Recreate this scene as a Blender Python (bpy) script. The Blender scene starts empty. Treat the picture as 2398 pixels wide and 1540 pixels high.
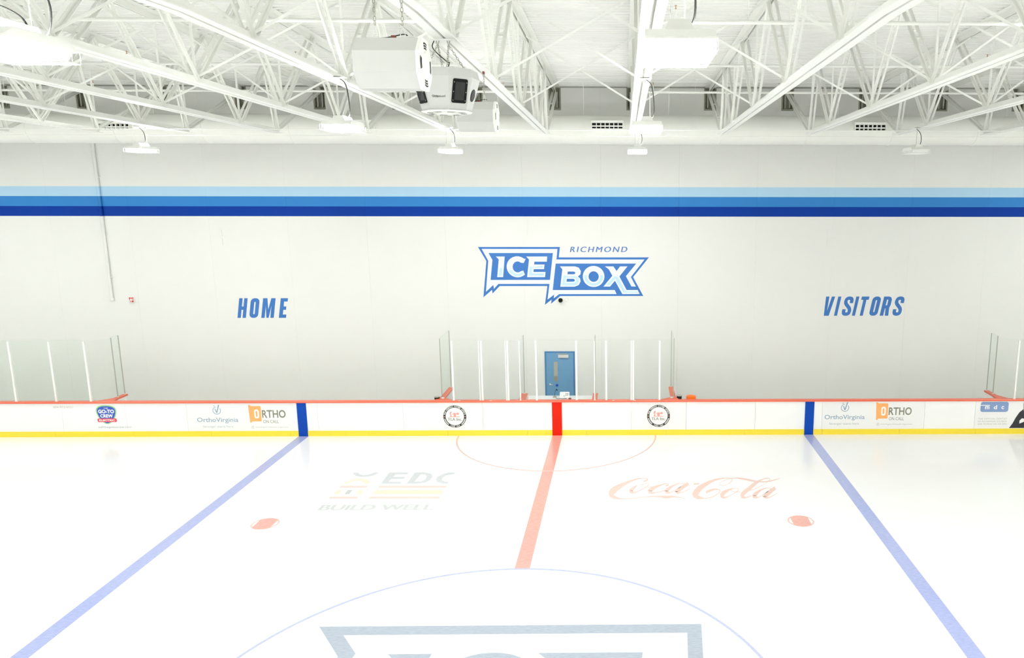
import bpy, math, random
from mathutils import Vector, Matrix
from mathutils.geometry import tessellate_polygon

random.seed(4)
SC = bpy.context.scene
COL = SC.collection

# ------------------------------------------------------------------ camera
# World: X along the far boards (0 = red line), Y into the picture (0 = face of the far boards), Z up from the ice.
F_PX, PITCH, YAW, ROLL = 1784.76, math.radians(10.4736), math.radians(-0.8857), math.radians(0.0888)
cam_d = bpy.data.cameras.new('camera')
cam = bpy.data.objects.new('camera', cam_d)
COL.objects.link(cam)
cam_d.sensor_fit = 'HORIZONTAL'
cam_d.sensor_width = 36.0
cam_d.lens = F_PX / 2398 * 36.0
cam_d.shift_x = -(1485.55 - 1199) / 2398
cam_d.clip_end = 200
cp, sp, cy_, sy_ = math.cos(PITCH), math.sin(PITCH), math.cos(YAW), math.sin(YAW)
r0, u0 = Vector((cy_, sy_, 0)), Vector((-sy_ * sp, cy_ * sp, cp))
fw = Vector((-sy_ * cp, cy_ * cp, -sp))
rr = r0 * math.cos(ROLL) + u0 * math.sin(ROLL)
uu = u0 * math.cos(ROLL) - r0 * math.sin(ROLL)
M = Matrix((rr, uu, -fw)).transposed().to_4x4()
M.translation = Vector((2.0216, -22.5626, 7.5012))
cam.matrix_world = M
SC.camera = cam

# ------------------------------------------------------------------ world, exposure
w = bpy.data.worlds.new('world')
SC.world = w
w.use_nodes = True
w.node_tree.nodes['Background'].inputs[0].default_value = (0.02, 0.02, 0.02, 1)
SC.view_settings.view_transform = 'Standard'
SC.view_settings.look = 'None'
SC.view_settings.exposure = 1.71
SC.view_settings.gamma = 1.0
SC.view_settings.use_curve_mapping = False
LAMP_POWER = 62.0          # emission of each lit lamp lens
LAMP_COLOR = (1.0, 1.0, 0.985)
try:
    SC.cycles.max_bounces = 12
    SC.cycles.diffuse_bounces = 5
    SC.cycles.use_light_tree = False
    SC.cycles.adaptive_threshold = 0.03
    SC.cycles.transparent_max_bounces = 24
    SC.cycles.caustics_reflective = False
    SC.cycles.caustics_refractive = False
    SC.cycles.sample_clamp_indirect = 8.0
except Exception:
    pass

# ------------------------------------------------------------------ helpers
def wloc(o):
    v = Vector((0, 0, 0))
    while o is not None:
        v = v + o.location
        o = o.parent
    return v

def tag(o, label=None, cat=None, group=None, kind=None):
    if label: o['label'] = label
    if cat: o['category'] = cat
    if group: o['group'] = group
    if kind: o['kind'] = kind
    return o

def thing(name, label, cat, loc=(0, 0, 0), group=None, kind=None):
    o = bpy.data.objects.new(name, None)
    o.empty_display_size = 0.2
    COL.objects.link(o)
    o.location = loc
    return tag(o, label, cat, group, kind)

def copy_tree(o, off=(0, 0, 0), parent=None):
    c = o.copy()
    COL.objects.link(c)
    if parent is not None:
        c.parent = parent
    else:
        c.location = Vector(o.location) + Vector(off)
    for ch in list(o.children):
        copy_tree(ch, parent=c)
    return c

def smooth_path(pts, n):
    P = [Vector(p) for p in pts]
    Q = [P[0] * 2 - P[1]] + P + [P[-1] * 2 - P[-2]]
    out = []
    for i in range(1, len(Q) - 2):
        a, b, c, d = Q[i - 1:i + 3]
        for k in range(n):
            t = k / n
            out.append(0.5 * (b * 2 + (c - a) * t + (a * 2 - b * 5 + c * 4 - d) * t * t + (b * 3 - a - c * 3 + d) * t ** 3))
    out.append(P[-1])
    return out

class MB:
    def __init__(self):
        self.v, self.f = [], []
    def box(self, x0, x1, y0, y1, z0, z1):
        b = len(self.v)
        self.v += [(x, y, z) for z in (z0, z1) for y in (y0, y1) for x in (x0, x1)]
        self.f += [tuple(b + i for i in q) for q in ((0, 2, 3, 1), (4, 5, 7, 6), (0, 1, 5, 4), (2, 6, 7, 3), (0, 4, 6, 2), (1, 3, 7, 5))]
        return self
    def extrude(self, p0, p1, u, v, prof):
        p0, p1, u, v = Vector(p0), Vector(p1), Vector(u).normalized(), Vector(v).normalized()
        b, n = len(self.v), len(prof)
        for p in (p0, p1):
            self.v += [tuple(p + u * a + v * c) for a, c in prof]
        for i in range(n):
            j = (i + 1) % n
            self.f.append((b + i, b + j, b + n + j, b + n + i))
        for t in tessellate_polygon([[Vector((a, c, 0)) for a, c in prof]]):
            self.f.append(tuple(b + i for i in t))
            self.f.append(tuple(b + n + i for i in reversed(t)))
        return self
    def angle(self, p0, p1, u, v, la, lb, t=0.012):
        return self.extrude(p0, p1, u, v, [(0, 0), (la, 0), (la, t), (t, t), (t, lb), (0, lb)])
    def bar(self, p0, p1, u, v, a, b_):
        return self.extrude(p0, p1, u, v, [(-a / 2, -b_ / 2), (a / 2, -b_ / 2), (a / 2, b_ / 2), (-a / 2, b_ / 2)])
    def tube(self, pts, r, n=8, cap=True):
        P = [Vector(p) for p in pts]
        rings = []
        ref = None
        for i, p in enumerate(P):
            t = (P[min(i + 1, len(P) - 1)] - P[max(i - 1, 0)]).normalized()
            if ref is None:
                ref = t.cross(Vector((0.3, 0.2, 1)))
                if ref.length < 0.1: ref = t.cross(Vector((1, 0, 0)))
            u = (ref - t * ref.dot(t)).normalized()
            ref = u
            v = t.cross(u)
            rad = r[i] if isinstance(r, (list, tuple)) else r
            b = len(self.v)
            self.v += [tuple(p + (u * math.cos(2 * math.pi * k / n) + v * math.sin(2 * math.pi * k / n)) * rad) for k in range(n)]
            rings.append(b)
        for a, b in zip(rings, rings[1:]):
            for k in range(n):
                l = (k + 1) % n
                self.f.append((a + k, a + l, b + l, b + k))
        if cap:
            self.caps(rings[0], rings[-1], n)
        return self
    def caps(self, a, b, n):                  # end faces with vertices of their own, so sides can be smooth
        k = len(self.v)
        self.v += self.v[a:a + n] + self.v[b:b + n]
        self.f.append(tuple(k + i for i in reversed(range(n))))
        self.f.append(tuple(k + n + i for i in range(n)))
    def lathe(self, c, axis, prof, n=24):
        # prof: (distance along axis, radius)
        ax = Vector(axis).normalized()
        u = ax.cross(Vector((0.31, 0.17, 0.9))).normalized()
        v = ax.cross(u)
        c = Vector(c)
        rings = []
        for h, r in prof:
            b = len(self.v)
            self.v += [tuple(c + ax * h + (u * math.cos(2 * math.pi * k / n) + v * math.sin(2 * math.pi * k / n)) * max(r, 1e-4)) for k in range(n)]
            rings.append(b)
        for a, b in zip(rings, rings[1:]):
            for k in range(n):
                l = (k + 1) % n
                self.f.append((a + k, a + l, b + l, b + k))
        self.caps(rings[0], rings[-1], n)
        return self
    def poly(self, loops, fn, depth=None):
        b = len(self.v)
        flat = [p for l in loops for p in l]
        tris = tessellate_polygon([[Vector((p[0], p[1], 0)) for p in l] for l in loops])
        self.v += [tuple(fn(*p)) for p in flat]
        self.f += [tuple(b + i for i in t) for t in tris]
        if depth is not None:
            d = Vector(depth)
            b2 = len(self.v)
            self.v += [tuple(Vector(fn(*p)) + d) for p in flat]
            self.f += [tuple(b2 + i for i in reversed(t)) for t in tris]
            k = 0
            for l in loops:
                n = len(l)
                for i in range(n):
                    j = (i + 1) % n
                    self.f.append((b + k + i, b + k + j, b2 + k + j, b2 + k + i))
                k += n
        return self
    def strip(self, rows, fn):
        b = len(self.v)
        for a in rows:
            self.v += [tuple(fn(a[0], a[1])), tuple(fn(a[2], a[3]))]
        for i in range(len(rows) - 1):
            k = b + 2 * i
            self.f.append((k, k + 2, k + 3, k + 1))
        return self
    def add(self, mesh_v, mesh_f):
        b = len(self.v)
        self.v += mesh_v
        self.f += [tuple(b + i for i in t) for t in mesh_f]
        return self
    def build(self, name, mat, parent=None, smooth=False):
        me = bpy.data.meshes.new(name)
        if parent is not None:
            o3 = wloc(parent)
        else:
            xs, ys, zs = zip(*self.v)
            o3 = Vector(((min(xs) + max(xs)) / 2, (min(ys) + max(ys)) / 2, min(zs)))
        me.from_pydata([(x - o3.x, y - o3.y, z - o3.z) for x, y, z in self.v], [], self.f)
        me.materials.append(mat)
        if smooth:
            me.polygons.foreach_set('use_smooth', [True] * len(me.polygons))
        me.update()
        o = bpy.data.objects.new(name, me)
        COL.objects.link(o)
        if parent is not None:
            o.parent = parent
        else:
            o.location = o3
        return o

def onwall(Y):
    return lambda x, z: (x, Y, z)
def onice(z):
    return lambda x, y: (x, y, z)

_txt = {}
def text_geo(s, bold=0.0, space=1.0):
    k = (s, bold, space)
    if k not in _txt:
        c = bpy.data.curves.new('lettering', 'FONT')
        c.body = s
        c.offset = bold
        c.space_character = space
        c.resolution_u = 3
        o = bpy.data.objects.new('lettering', c)
        m = bpy.data.meshes.new_from_object(o)
        V = [(v.co.x, v.co.y) for v in m.vertices]
        Fc = [tuple(p.vertices) for p in m.polygons]
        bpy.data.objects.remove(o); bpy.data.curves.remove(c); bpy.data.meshes.remove(m)
        _txt[k] = (V, Fc)
    return _txt[k]

def text_fit(mb, s, x0, x1, z0, z1, fn, bold=0.0, shear=0.0, space=1.0, fat=0.0):
    if fat:                                   # heavier weight: overlapping copies
        for k, d in enumerate((-fat, 0.0, fat)):
            up = lambda a, b, k=k: (fn(a, b)[0], fn(a, b)[1] - 0.0002 * k, fn(a, b)[2] + 0.0002 * k)
            text_fit(mb, s, x0 + d, x1 + d, z0, z1, up, bold, shear, space)
        return mb
    V, Fc = text_geo(s, bold, space)
    V = [(x + shear * y, y) for x, y in V]
    ax, bx = min(p[0] for p in V), max(p[0] for p in V)
    ay, by = min(p[1] for p in V), max(p[1] for p in V)
    mb.add([tuple(fn(x0 + (p[0] - ax) / (bx - ax) * (x1 - x0), z0 + (p[1] - ay) / (by - ay) * (z1 - z0))) for p in V], Fc)
    return mb

def text_arc(mb, s, cx, cz, r, h, a0, a1, fn, bold=0.02, flip=False):
    n = len(s)
    for i, ch in enumerate(s):
        if ch == ' ': continue
        a = math.radians(a0 + (a1 - a0) * (i / (n - 1)))
        V, Fc = text_geo(ch, bold)
        mx = (min(p[0] for p in V) + max(p[0] for p in V)) / 2
        out = []
        for x, y in V:
            lx, ly = (x - mx) * h * 1.15, (y - 0.35) * h * 1.4
            if flip:
                px = cx + math.cos(a) * (r - ly) - math.sin(a) * lx
                pz = cz + math.sin(a) * (r - ly) + math.cos(a) * lx
            else:
                px = cx + math.cos(a) * (r + ly) + math.sin(a) * lx
                pz = cz + math.sin(a) * (r + ly) - math.cos(a) * lx
            out.append(tuple(fn(px, pz)))
        mb.add(out, Fc)
    return mb

def arc_pts(cx, cz, rx, rz, a0, a1, n):
    return [(cx + rx * math.cos(math.radians(a0 + (a1 - a0) * i / n)), cz + rz * math.sin(math.radians(a0 + (a1 - a0) * i / n))) for i in range(n + 1)]

def ring(cx, cz, ro, ri, a0=0, a1=360, n=48):
    rows = []
    for i in range(n + 1):
        a = math.radians(a0 + (a1 - a0) * i / n)
        rows.append((cx + ro * math.cos(a), cz + ro * math.sin(a), cx + ri * math.cos(a), cz + ri * math.sin(a)))
    return rows

def rrect(x0, x1, z0, z1, r, n=5):
    out = []
    for cx, cz, a in ((x1 - r, z1 - r, 0), (x0 + r, z1 - r, 90), (x0 + r, z0 + r, 180), (x1 - r, z0 + r, 270)):
        out += arc_pts(cx, cz, r, r, a, a + 90, n)
    return out

# ------------------------------------------------------------------ materials
def lin(r, g, b):
    return tuple(((c / 255) / 12.92 if c <= 10 else ((c / 255 + 0.055) / 1.055) ** 2.4) for c in (r, g, b))

def mat(name, col, rough=0.5, var=0.05, scale=5.0, metal=0.0, spec=0.5, bump=0.0, stretch=(1, 1, 1), white=0.0):
    m = bpy.data.materials.new(name)
    m.use_nodes = True
    nt = m.node_tree
    b = nt.nodes['Principled BSDF']
    b.inputs['Roughness'].default_value = rough
    b.inputs['Metallic'].default_value = metal
    b.inputs['Specular IOR Level'].default_value = spec
    geo = nt.nodes.new('ShaderNodeNewGeometry')
    mp = nt.nodes.new('ShaderNodeVectorMath'); mp.operation = 'MULTIPLY'
    mp.inputs[1].default_value = stretch
    nz = nt.nodes.new('ShaderNodeTexNoise')
    nz.inputs['Scale'].default_value = scale
    nz.inputs['Detail'].default_value = 3
    mx = nt.nodes.new('ShaderNodeMix'); mx.data_type = 'RGBA'
    hi = tuple(min(1, c * (1 + var)) + (1 - min(1, c * (1 + var))) * white for c in col)
    lo = tuple(c * (1 - var) for c in col)
    mx.inputs[6].default_value = (*lo, 1); mx.inputs[7].default_value = (*hi, 1)
    nt.links.new(geo.outputs['Position'], mp.inputs[0])
    nt.links.new(mp.outputs[0], nz.inputs['Vector'])
    nt.links.new(nz.outputs['Fac'], mx.inputs[0])
    nt.links.new(mx.outputs[2], b.inputs['Base Color'])
    if bump:
        bp = nt.nodes.new('ShaderNodeBump')
        bp.inputs['Strength'].default_value = bump
        bp.inputs['Distance'].default_value = 0.004
        nt.links.new(nz.outputs['Fac'], bp.inputs['Height'])
        nt.links.new(bp.outputs[0], b.inputs['Normal'])
    return m

def wall_material(name, base, bands, rough=0.55):
    """flat wall paint; bands = [(z0, z1, colour)] are painted stripes"""
    m = mat(name, base, rough, 0.015, 1.6, spec=0.12)
    nt = m.node_tree
    b = nt.nodes['Principled BSDF']
    src = b.inputs['Base Color'].links[0].from_socket
    geo = nt.nodes.new('ShaderNodeNewGeometry')
    sx = nt.nodes.new('ShaderNodeSeparateXYZ')
    nt.links.new(geo.outputs['Position'], sx.inputs[0])
    for z0, z1, c in bands:
        g1 = nt.nodes.new('ShaderNodeMath'); g1.operation = 'GREATER_THAN'; g1.inputs[1].default_value = z0
        g2 = nt.nodes.new('ShaderNodeMath'); g2.operation = 'LESS_THAN'; g2.inputs[1].default_value = z1
        g3 = nt.nodes.new('ShaderNodeMath'); g3.operation = 'MULTIPLY'
        nt.links.new(sx.outputs[2], g1.inputs[0]); nt.links.new(sx.outputs[2], g2.inputs[0])
        nt.links.new(g1.outputs[0], g3.inputs[0]); nt.links.new(g2.outputs[0], g3.inputs[1])
        mx = nt.nodes.new('ShaderNodeMix'); mx.data_type = 'RGBA'
        mx.inputs[7].default_value = (*c, 1)
        nt.links.new(g3.outputs[0], mx.inputs[0]); nt.links.new(src, mx.inputs[6])
        src = mx.outputs[2]
    nt.links.new(src, b.inputs['Base Color'])
    return m

def glass_material(name, tint, gloss=1.0):
    m = bpy.data.materials.new(name)
    m.use_nodes = True
    nt = m.node_tree
    nt.nodes.remove(nt.nodes['Principled BSDF'])
    out = nt.nodes['Material Output']
    tr = nt.nodes.new('ShaderNodeBsdfTransparent'); tr.inputs[0].default_value = (*tint, 1)
    gl = nt.nodes.new('ShaderNodeBsdfGlossy'); gl.inputs['Roughness'].default_value = 0.04
    gl.inputs[0].default_value = (gloss, gloss, gloss, 1)
    lw = nt.nodes.new('ShaderNodeLayerWeight'); lw.inputs[0].default_value = 0.5
    pw = nt.nodes.new('ShaderNodeMath'); pw.operation = 'POWER'; pw.inputs[1].default_value = 5.0
    fr = nt.nodes.new('ShaderNodeMath'); fr.operation = 'MULTIPLY_ADD'; fr.inputs[1].default_value = 0.35; fr.inputs[2].default_value = 0.012
    nt.links.new(lw.outputs['Facing'], pw.inputs[0]); nt.links.new(pw.outputs[0], fr.inputs[0])
    nz = nt.nodes.new('ShaderNodeTexNoise'); nz.inputs['Scale'].default_value = 0.8
    bp = nt.nodes.new('ShaderNodeBump'); bp.inputs['Strength'].default_value = 0.05
    ms = nt.nodes.new('ShaderNodeMixShader')
    nt.links.new(nz.outputs['Fac'], bp.inputs['Height']); nt.links.new(bp.outputs[0], gl.inputs['Normal'])
    nt.links.new(fr.outputs[0], ms.inputs[0]); nt.links.new(tr.outputs[0], ms.inputs[1]); nt.links.new(gl.outputs[0], ms.inputs[2])
    nt.links.new(ms.outputs[0], out.inputs[0])
    return m

def emit_material(name, col, strength):
    m = bpy.data.materials.new(name)
    m.use_nodes = True
    b = m.node_tree.nodes['Principled BSDF']
    b.inputs['Base Color'].default_value = (0.9, 0.9, 0.88, 1)
    b.inputs['Emission Color'].default_value = (*col, 1)
    b.inputs['Emission Strength'].default_value = strength
    m.cycles.emission_sampling = 'FRONT'
    return m

WALL_BASE = (0.79, 0.796, 0.765)
STRIPES = [(7.22, 7.53, (0.44, 0.66, 0.83)), (6.905, 7.22, (0.04, 0.22, 0.57)), (6.59, 6.905, (0.002, 0.04, 0.31))]
m_wall = wall_material('wall_paint', WALL_BASE, STRIPES)
m_wallp = mat('wall_paint_plain', WALL_BASE, 0.6, 0.02, 1.5)
m_steel = mat('white_painted_steel', (0.89, 0.897, 0.855), 0.45, 0.04, 4.0)
m_deck = mat('white_painted_deck', (0.89, 0.897, 0.86), 0.5, 0.05, 1.2)
m_duct = mat('white_painted_duct', (0.85, 0.857, 0.81), 0.5, 0.03, 3.0)
m_ice = mat('ice', (0.86, 0.866, 0.855), 0.13, 0.02, 1.0, spec=0.42, bump=0.02)
m_walk = mat('walkway_concrete', (0.55, 0.54, 0.5), 0.7, 0.1, 4)
m_board = mat('white_board_plastic', (0.90, 0.90, 0.885), 0.3, 0.015, 2)
m_yellow = mat('yellow_kick_plastic', (0.88, 0.69, 0.04), 0.35, 0.03, 3)
m_cap = mat('red_cap_plastic', (0.80, 0.15, 0.08), 0.35, 0.05, 4)
m_bblue = mat('board_blue_vinyl', (0.0, 0.058, 0.41), 0.35, 0.05, 3, spec=0.2)
m_bred = mat('board_red_vinyl', (0.72, 0.014, 0.001), 0.35, 0.04, 3, spec=0.2)
m_vinyl = mat('advert_white_vinyl', (0.86, 0.863, 0.85), 0.35, 0.01, 2)
m_post = mat('white_glass_post', (0.88, 0.88, 0.85), 0.35, 0.02, 3)
m_postgrey = mat('clear_edge_channel', (0.42, 0.43, 0.38), 0.3, 0.1, 6)
m_edge = mat('ground_glass_edge', (0.62, 0.66, 0.61), 0.4, 0.05, 5)
m_glass = glass_material('rink_glass', (0.984, 0.994, 0.989))
m_glassg = glass_material('rink_glass_green', (0.965, 0.99, 0.978))
m_logo = mat('logo_blue_paint', (0.03, 0.165, 0.51), 0.5, 0.03, 3)
m_logow = mat('logo_white_paint', (0.77, 0.81, 0.825), 0.5, 0.02, 3)
m_logol = mat('logo_ice_blue_paint', (0.50, 0.71, 0.83), 0.5, 0.02, 3)
m_rich = mat('richmond_blue_paint', (0.085, 0.20, 0.50), 0.5, 0.04, 3)
m_word = mat('bench_lettering_paint', (0.033, 0.165, 0.49), 0.5, 0.03, 3)
m_door = mat('door_blue_paint', (0.13, 0.33, 0.56), 0.35, 0.03, 3)
m_dframe = mat('door_frame_paint', (0.05, 0.20, 0.44), 0.4, 0.03, 3)
m_black = mat('black_plastic', (0.010, 0.011, 0.010), 0.5, 0.1, 8, spec=0.12)
m_dgrey = mat('dark_rubber_cable', (0.015, 0.016, 0.014), 0.5, 0.1, 8)
m_grey = mat('grey_metal', (0.42, 0.43, 0.38), 0.45, 0.1, 8, metal=0.2)
m_pocket = mat('raw_steel_bearing', (0.30, 0.30, 0.23), 0.6, 0.2, 9)
m_chain = mat('zinc_chain', (0.42, 0.42, 0.36), 0.4, 0.1, 8, metal=0.5)
m_spk = mat('speaker_paint', (0.625, 0.635, 0.61), 0.5, 0.02, 5)
m_brass = mat('brass', (0.55, 0.34, 0.2), 0.4, 0.1, 8, metal=0.4)
m_rust = mat('red_lead_clamp', (0.22, 0.05, 0.03), 0.5, 0.2, 9)
m_orange = mat('orange_plastic', (0.95, 0.16, 0.0), 0.4, 0.03, 4)
m_red = mat('alarm_red', (0.62, 0.03, 0.02), 0.4, 0.05, 4)
# inks of the boards' adverts
i_slate = mat('slate_blue_ink', (0.24, 0.36, 0.46), 0.4, 0.03, 4)
i_slate2 = mat('pale_slate_ink', (0.40, 0.48, 0.50), 0.4, 0.03, 4)
i_oran = mat('orange_ink', (0.95, 0.42, 0.13), 0.4, 0.03, 4)
i_olive = mat('olive_grey_ink', (0.22, 0.225, 0.16), 0.4, 0.03, 4)
i_olive2 = mat('pale_olive_ink', (0.45, 0.45, 0.38), 0.4, 0.03, 4)
i_black = mat('black_ink', (0.025, 0.027, 0.016), 0.4, 0.1, 6)
i_white = mat('white_ink', (0.88, 0.88, 0.87), 0.4, 0.02, 4)
i_pink = mat('coral_ink', (0.80, 0.34, 0.29), 0.4, 0.05, 6)
i_blush = mat('blush_ink', (0.80, 0.72, 0.68), 0.4, 0.03, 4)
i_green = mat('badge_green_ink', (0.30, 0.62, 0.27), 0.4, 0.03, 4)
i_bblue = mat('badge_blue_ink', (0.03, 0.09, 0.50), 0.4, 0.03, 4)
i_bred = mat('badge_red_ink', (0.75, 0.06, 0.09), 0.4, 0.03, 4)
i_perw = mat('periwinkle_ink', (0.22, 0.32, 0.55), 0.4, 0.04, 6)
i_jack = mat('dark_jacket_print', (0.02, 0.022, 0.026), 0.4, 0.35, 14)
i_hair = mat('grey_hair_print', (0.33, 0.28, 0.24), 0.4, 0.2, 14)
# paint under the ice (scraped by skates: short pale scratches)
def under_ice(name, col):
    return mat(name, col, 0.13, 0.10, 26, spec=0.42, stretch=(0.35, 1.6, 1), white=0.22)
p_blue = under_ice('ice_blue_paint', (0.300, 0.355, 0.655))
p_red = under_ice('ice_red_paint', (0.700, 0.300, 0.235))
p_cblue = under_ice('ice_pale_blue_paint', (0.400, 0.440, 0.640))
p_cred = under_ice('ice_pale_red_paint', (0.700, 0.470, 0.410))
p_dot = under_ice('ice_spot_red_paint', (0.690, 0.310, 0.250))
p_logo = under_ice('ice_logo_slate_paint', (0.310, 0.365, 0.445))
p_coke = under_ice('ice_coral_paint', (0.750, 0.505, 0.425))
p_edc = under_ice('ice_grey_paint', (0.520, 0.560, 0.585))
p_edcr = under_ice('ice_rose_paint', (0.750, 0.555, 0.495))
p_edcy = under_ice('ice_cream_paint', (0.760, 0.670, 0.500))
p_slog = under_ice('ice_faint_grey_paint', (0.52, 0.555, 0.55))
p_edcg = under_ice('ice_sage_paint', (0.456, 0.493, 0.479))

# ================================================================== THE SETTING
WALL_Y = 2.45
RIDGE = -14.1
SP = 2.46                                   # truss spacing
TX = [-0.12 + SP * i for i in range(-7, 7)]  # trusses in view
def zdeck(y):                                # underside of the roof deck
    if y < RIDGE: y = 2 * RIDGE - y
    return 10.63 + 0.04 * (WALL_Y - y)
def zbot(y):                                 # underside of the trusses' bottom chords
    if y < RIDGE: y = 2 * RIDGE - y
    return 9.025 + 0.024 * (-2.83 - y)
BACK_Y = 2 * RIDGE - WALL_Y

floor = MB().box(-34, 34, BACK_Y + 0.0, 0.0, -0.12, 0.0).build('floor', m_ice)
tag(floor, 'white glossy sheet of ice filling the rink', 'ice rink', kind='structure')
wk = MB().box(-34, 34, 0.1, WALL_Y + 0.2, -0.12, 0.0).build('floor_walkway', m_walk)
tag(wk, 'grey walkway floor behind the far boards', 'floor', kind='structure')

# far wall: backing + upright panels with open joints, notched at the top for the truss bearings
wall = MB().box(-34, 34, WALL_Y + 0.14, WALL_Y + 0.34, -0.1, 10.63).build('wall_back', m_wallp)
tag(wall, 'tall white panel wall with three blue stripes behind the far boards', 'wall', kind='structure')
POCK = [(x - 0.195, x + 0.195) for x in [-0.12 + SP * i for i in range(-13, 15)]]
PZ = 9.92
PANEL_W = 2.53
for k in range(-13, 14):
    a, b = -1.21 + PANEL_W * k + 0.0011, -1.21 + PANEL_W * (k + 1) - 0.0011
    top = 10.63
    loop = [(a, 0.0), (b, 0.0)]
    prof = [(b, top)]
    for p, q in sorted(POCK, reverse=True):
        p2, q2 = max(p, a), min(q, b)
        if q2 <= p2: continue
        if q2 >= b: prof = [(b, PZ), (p2, PZ), (p2, top)]
        elif p2 <= a: prof += [(q2, top), (q2, PZ), (a, PZ)]
        else: prof += [(q2, top), (q2, PZ), (p2, PZ), (p2, top)]
    loop += prof
    if prof[-1][0] > a + 1e-6: loop.append((a, top))
    MB().poly([loop], onwall(WALL_Y), (0, 0.135, 0)).build('wall_panel', m_wall, wall)

for nm, x0, x1, lab in (('wall_left', -34.2, -34, 'white end wall beyond the left of the rink'), ('wall_right', 34, 34.2, 'white end wall beyond the right of the rink')):
    tag(MB().box(x0, x1, BACK_Y, WALL_Y + 0.3, -0.1, 11.6).build(nm, m_wallp), lab, 'wall', kind='structure')
tag(MB().box(-34, 34, BACK_Y - 0.2, BACK_Y, -0.1, 10.7).build('wall_front', m_wallp), 'white wall behind the camera side of the rink', 'wall', kind='structure')

# corrugated roof deck (ribs run along the far wall, side laps every third rib)
def deck():
    mb = MB()
    pitch, dep = 0.2032, 0.078
    pts = []
    n = int((RIDGE - (WALL_Y + 0.3)) / -pitch)
    y = WALL_Y + 0.3
    for i in range(n + 1):
        prof = [(0.0, 0), (0.034, 0)]
        if i % 3 == 0: prof += [(0.034, -0.014), (0.042, -0.014), (0.042, 0)]
        prof += [(0.078, 0), (0.104, dep), (0.176, dep)]
        pts += [(y - d, z) for d, z in prof]
        y -= pitch
    half = [(yy, zdeck(yy) + z) for yy, z in pts]
    allp = half + [(2 * RIDGE - yy, zz) for yy, zz in reversed(half)]
    for x in (-34.2, 34.2):
        mb.v += [(x, yy, zz) for yy, zz in allp]
    n2 = len(allp)
    mb.f = [(i, i + 1, n2 + i + 1, n2 + i) for i in range(n2 - 1)]
    return mb
tag(deck().build('ceiling', m_deck), 'white corrugated metal roof deck above the trusses', 'ceiling', kind='structure')
tag(MB().box(-34, 34, WALL_Y - 0.01, WALL_Y + 0.1, 10.60, 10.632).build('trim_1', m_grey), 'thin grey joint trim where the wall meets the roof deck', 'trim', kind='structure')

# ------------------------------------------------------------------ roof trusses
BOT = [-0.75, -2.83, -6.05, -9.3, -12.55]
TOP = [-1.2, -4.3, -7.5, -10.8, RIDGE]
def nb(i, x, dx=0.0): return Vector((x + dx, BOT[i], zbot(BOT[i]) + 0.075))
def nt_(i, x, dx=0.0): return Vector((x + dx, TOP[i], zdeck(TOP[i]) - 0.07))
def mir(p): return Vector((p[0], 2 * RIDGE - p[1], p[2]))

def make_truss(x):
    t = thing('roof_truss', 'truss', 'roof truss', (x, WALL_Y, zdeck(WALL_Y)))
    X1 = Vector((1, 0, 0)); Z1 = Vector((0, 0, 1))
    def chord(name, path, g, leg, leg2, down):
        mb = MB()
        for s in (-1, 1):
            for p0, p1 in zip(path, path[1:]):
                mb.angle(p0 + X1 * s * g, p1 + X1 * s * g, X1 * s, Z1 * (-1 if down else 1), leg, leg2, 0.014)
        return mb.build(name, m_steel, t)
    tp = [Vector((x, WALL_Y + 0.06, zdeck(WALL_Y + 0.06))), Vector((x, RIDGE, zdeck(RIDGE))), Vector((x, 2 * RIDGE - WALL_Y + 0.1, zdeck(WALL_Y)))]
    chord('top_chord', tp, 0.022, 0.15, 0.13, True)
    bp_ = [Vector((x, BOT[0] + 0.05, zbot(BOT[0]))), Vector((x, RIDGE, zbot(RIDGE))), mir((x, BOT[0] + 0.05, zbot(BOT[0])))]
    chord('bottom_chord', bp_, 0.017, 0.112, 0.12, False)
    def pair(p0, p1, gap, leg, up):
        d = (p1 - p0).normalized()
        n = d.cross(X1).normalized()
        if n.y * up < 0: n = -n
        mb = MB()
        for s in (-1, 1):
            mb.angle(p0 + X1 * s * gap, p1 + X1 * s * gap, X1 * s, n, leg, leg * 0.9, 0.009)
        return mb
    for m_ in (lambda p: p, mir):
        up = -1 if m_((0, 0, 0)) is (0, 0, 0) else 1
        for i in range(5):
            # leaning towards the ridge: gap closed by a batten plate
            p0, p1 = m_(nb(i, x)), m_(nt_(i, x))
            w_ = pair(p0, p1, 0.03, 0.05, -1).build('web_member', m_steel, t)
            mid = p0.lerp(p1, 0.5); d = (p1 - p0).normalized(); n = d.cross(X1).normalized()
            if i > 0:
                MB().bar(mid - d * 0.045, mid + d * 0.045, X1, n, 0.15, 0.02).build('batten_plate', m_steel, w_)
            if i > 0:
                p0, p1 = m_(nb(i, x)), m_(nt_(i - 1, x))
                w_ = pair(p0, p1, 0.042, 0.062, -1).build('web_member', m_steel, t)
                mid = p0.lerp(p1, 0.52); d = (p1 - p0).normalized()
                MB().bar(mid - d * 0.025, mid + d * 0.025, X1, d.cross(X1).normalized(), 0.085, 0.03).build('batten_plate', m_steel, w_)
            pz = m_(nb(i, x))
            MB().bar(pz, Vector((pz.x, pz.y, zdeck(pz.y) - 0.05)), X1, Vector((0, 1, 0)), 0.04, 0.02).build('hanger', m_steel, t)
        e0, e1 = m_(nb(0, x)), m_(Vector((x, WALL_Y + 0.02, zdeck(WALL_Y) - 0.16)))
        w_ = pair(e0, e1, 0.03, 0.07, -1).build('end_diagonal', m_steel, t)
        for k in (0.35, 0.68):
            mid = e0.lerp(e1, k); d = (e1 - e0).normalized()
            MB().bar(mid - d * 0.03, mid + d * 0.03, X1, d.cross(X1).normalized(), 0.1, 0.03).build('batten_plate', m_steel, w_)
    return t

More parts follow.
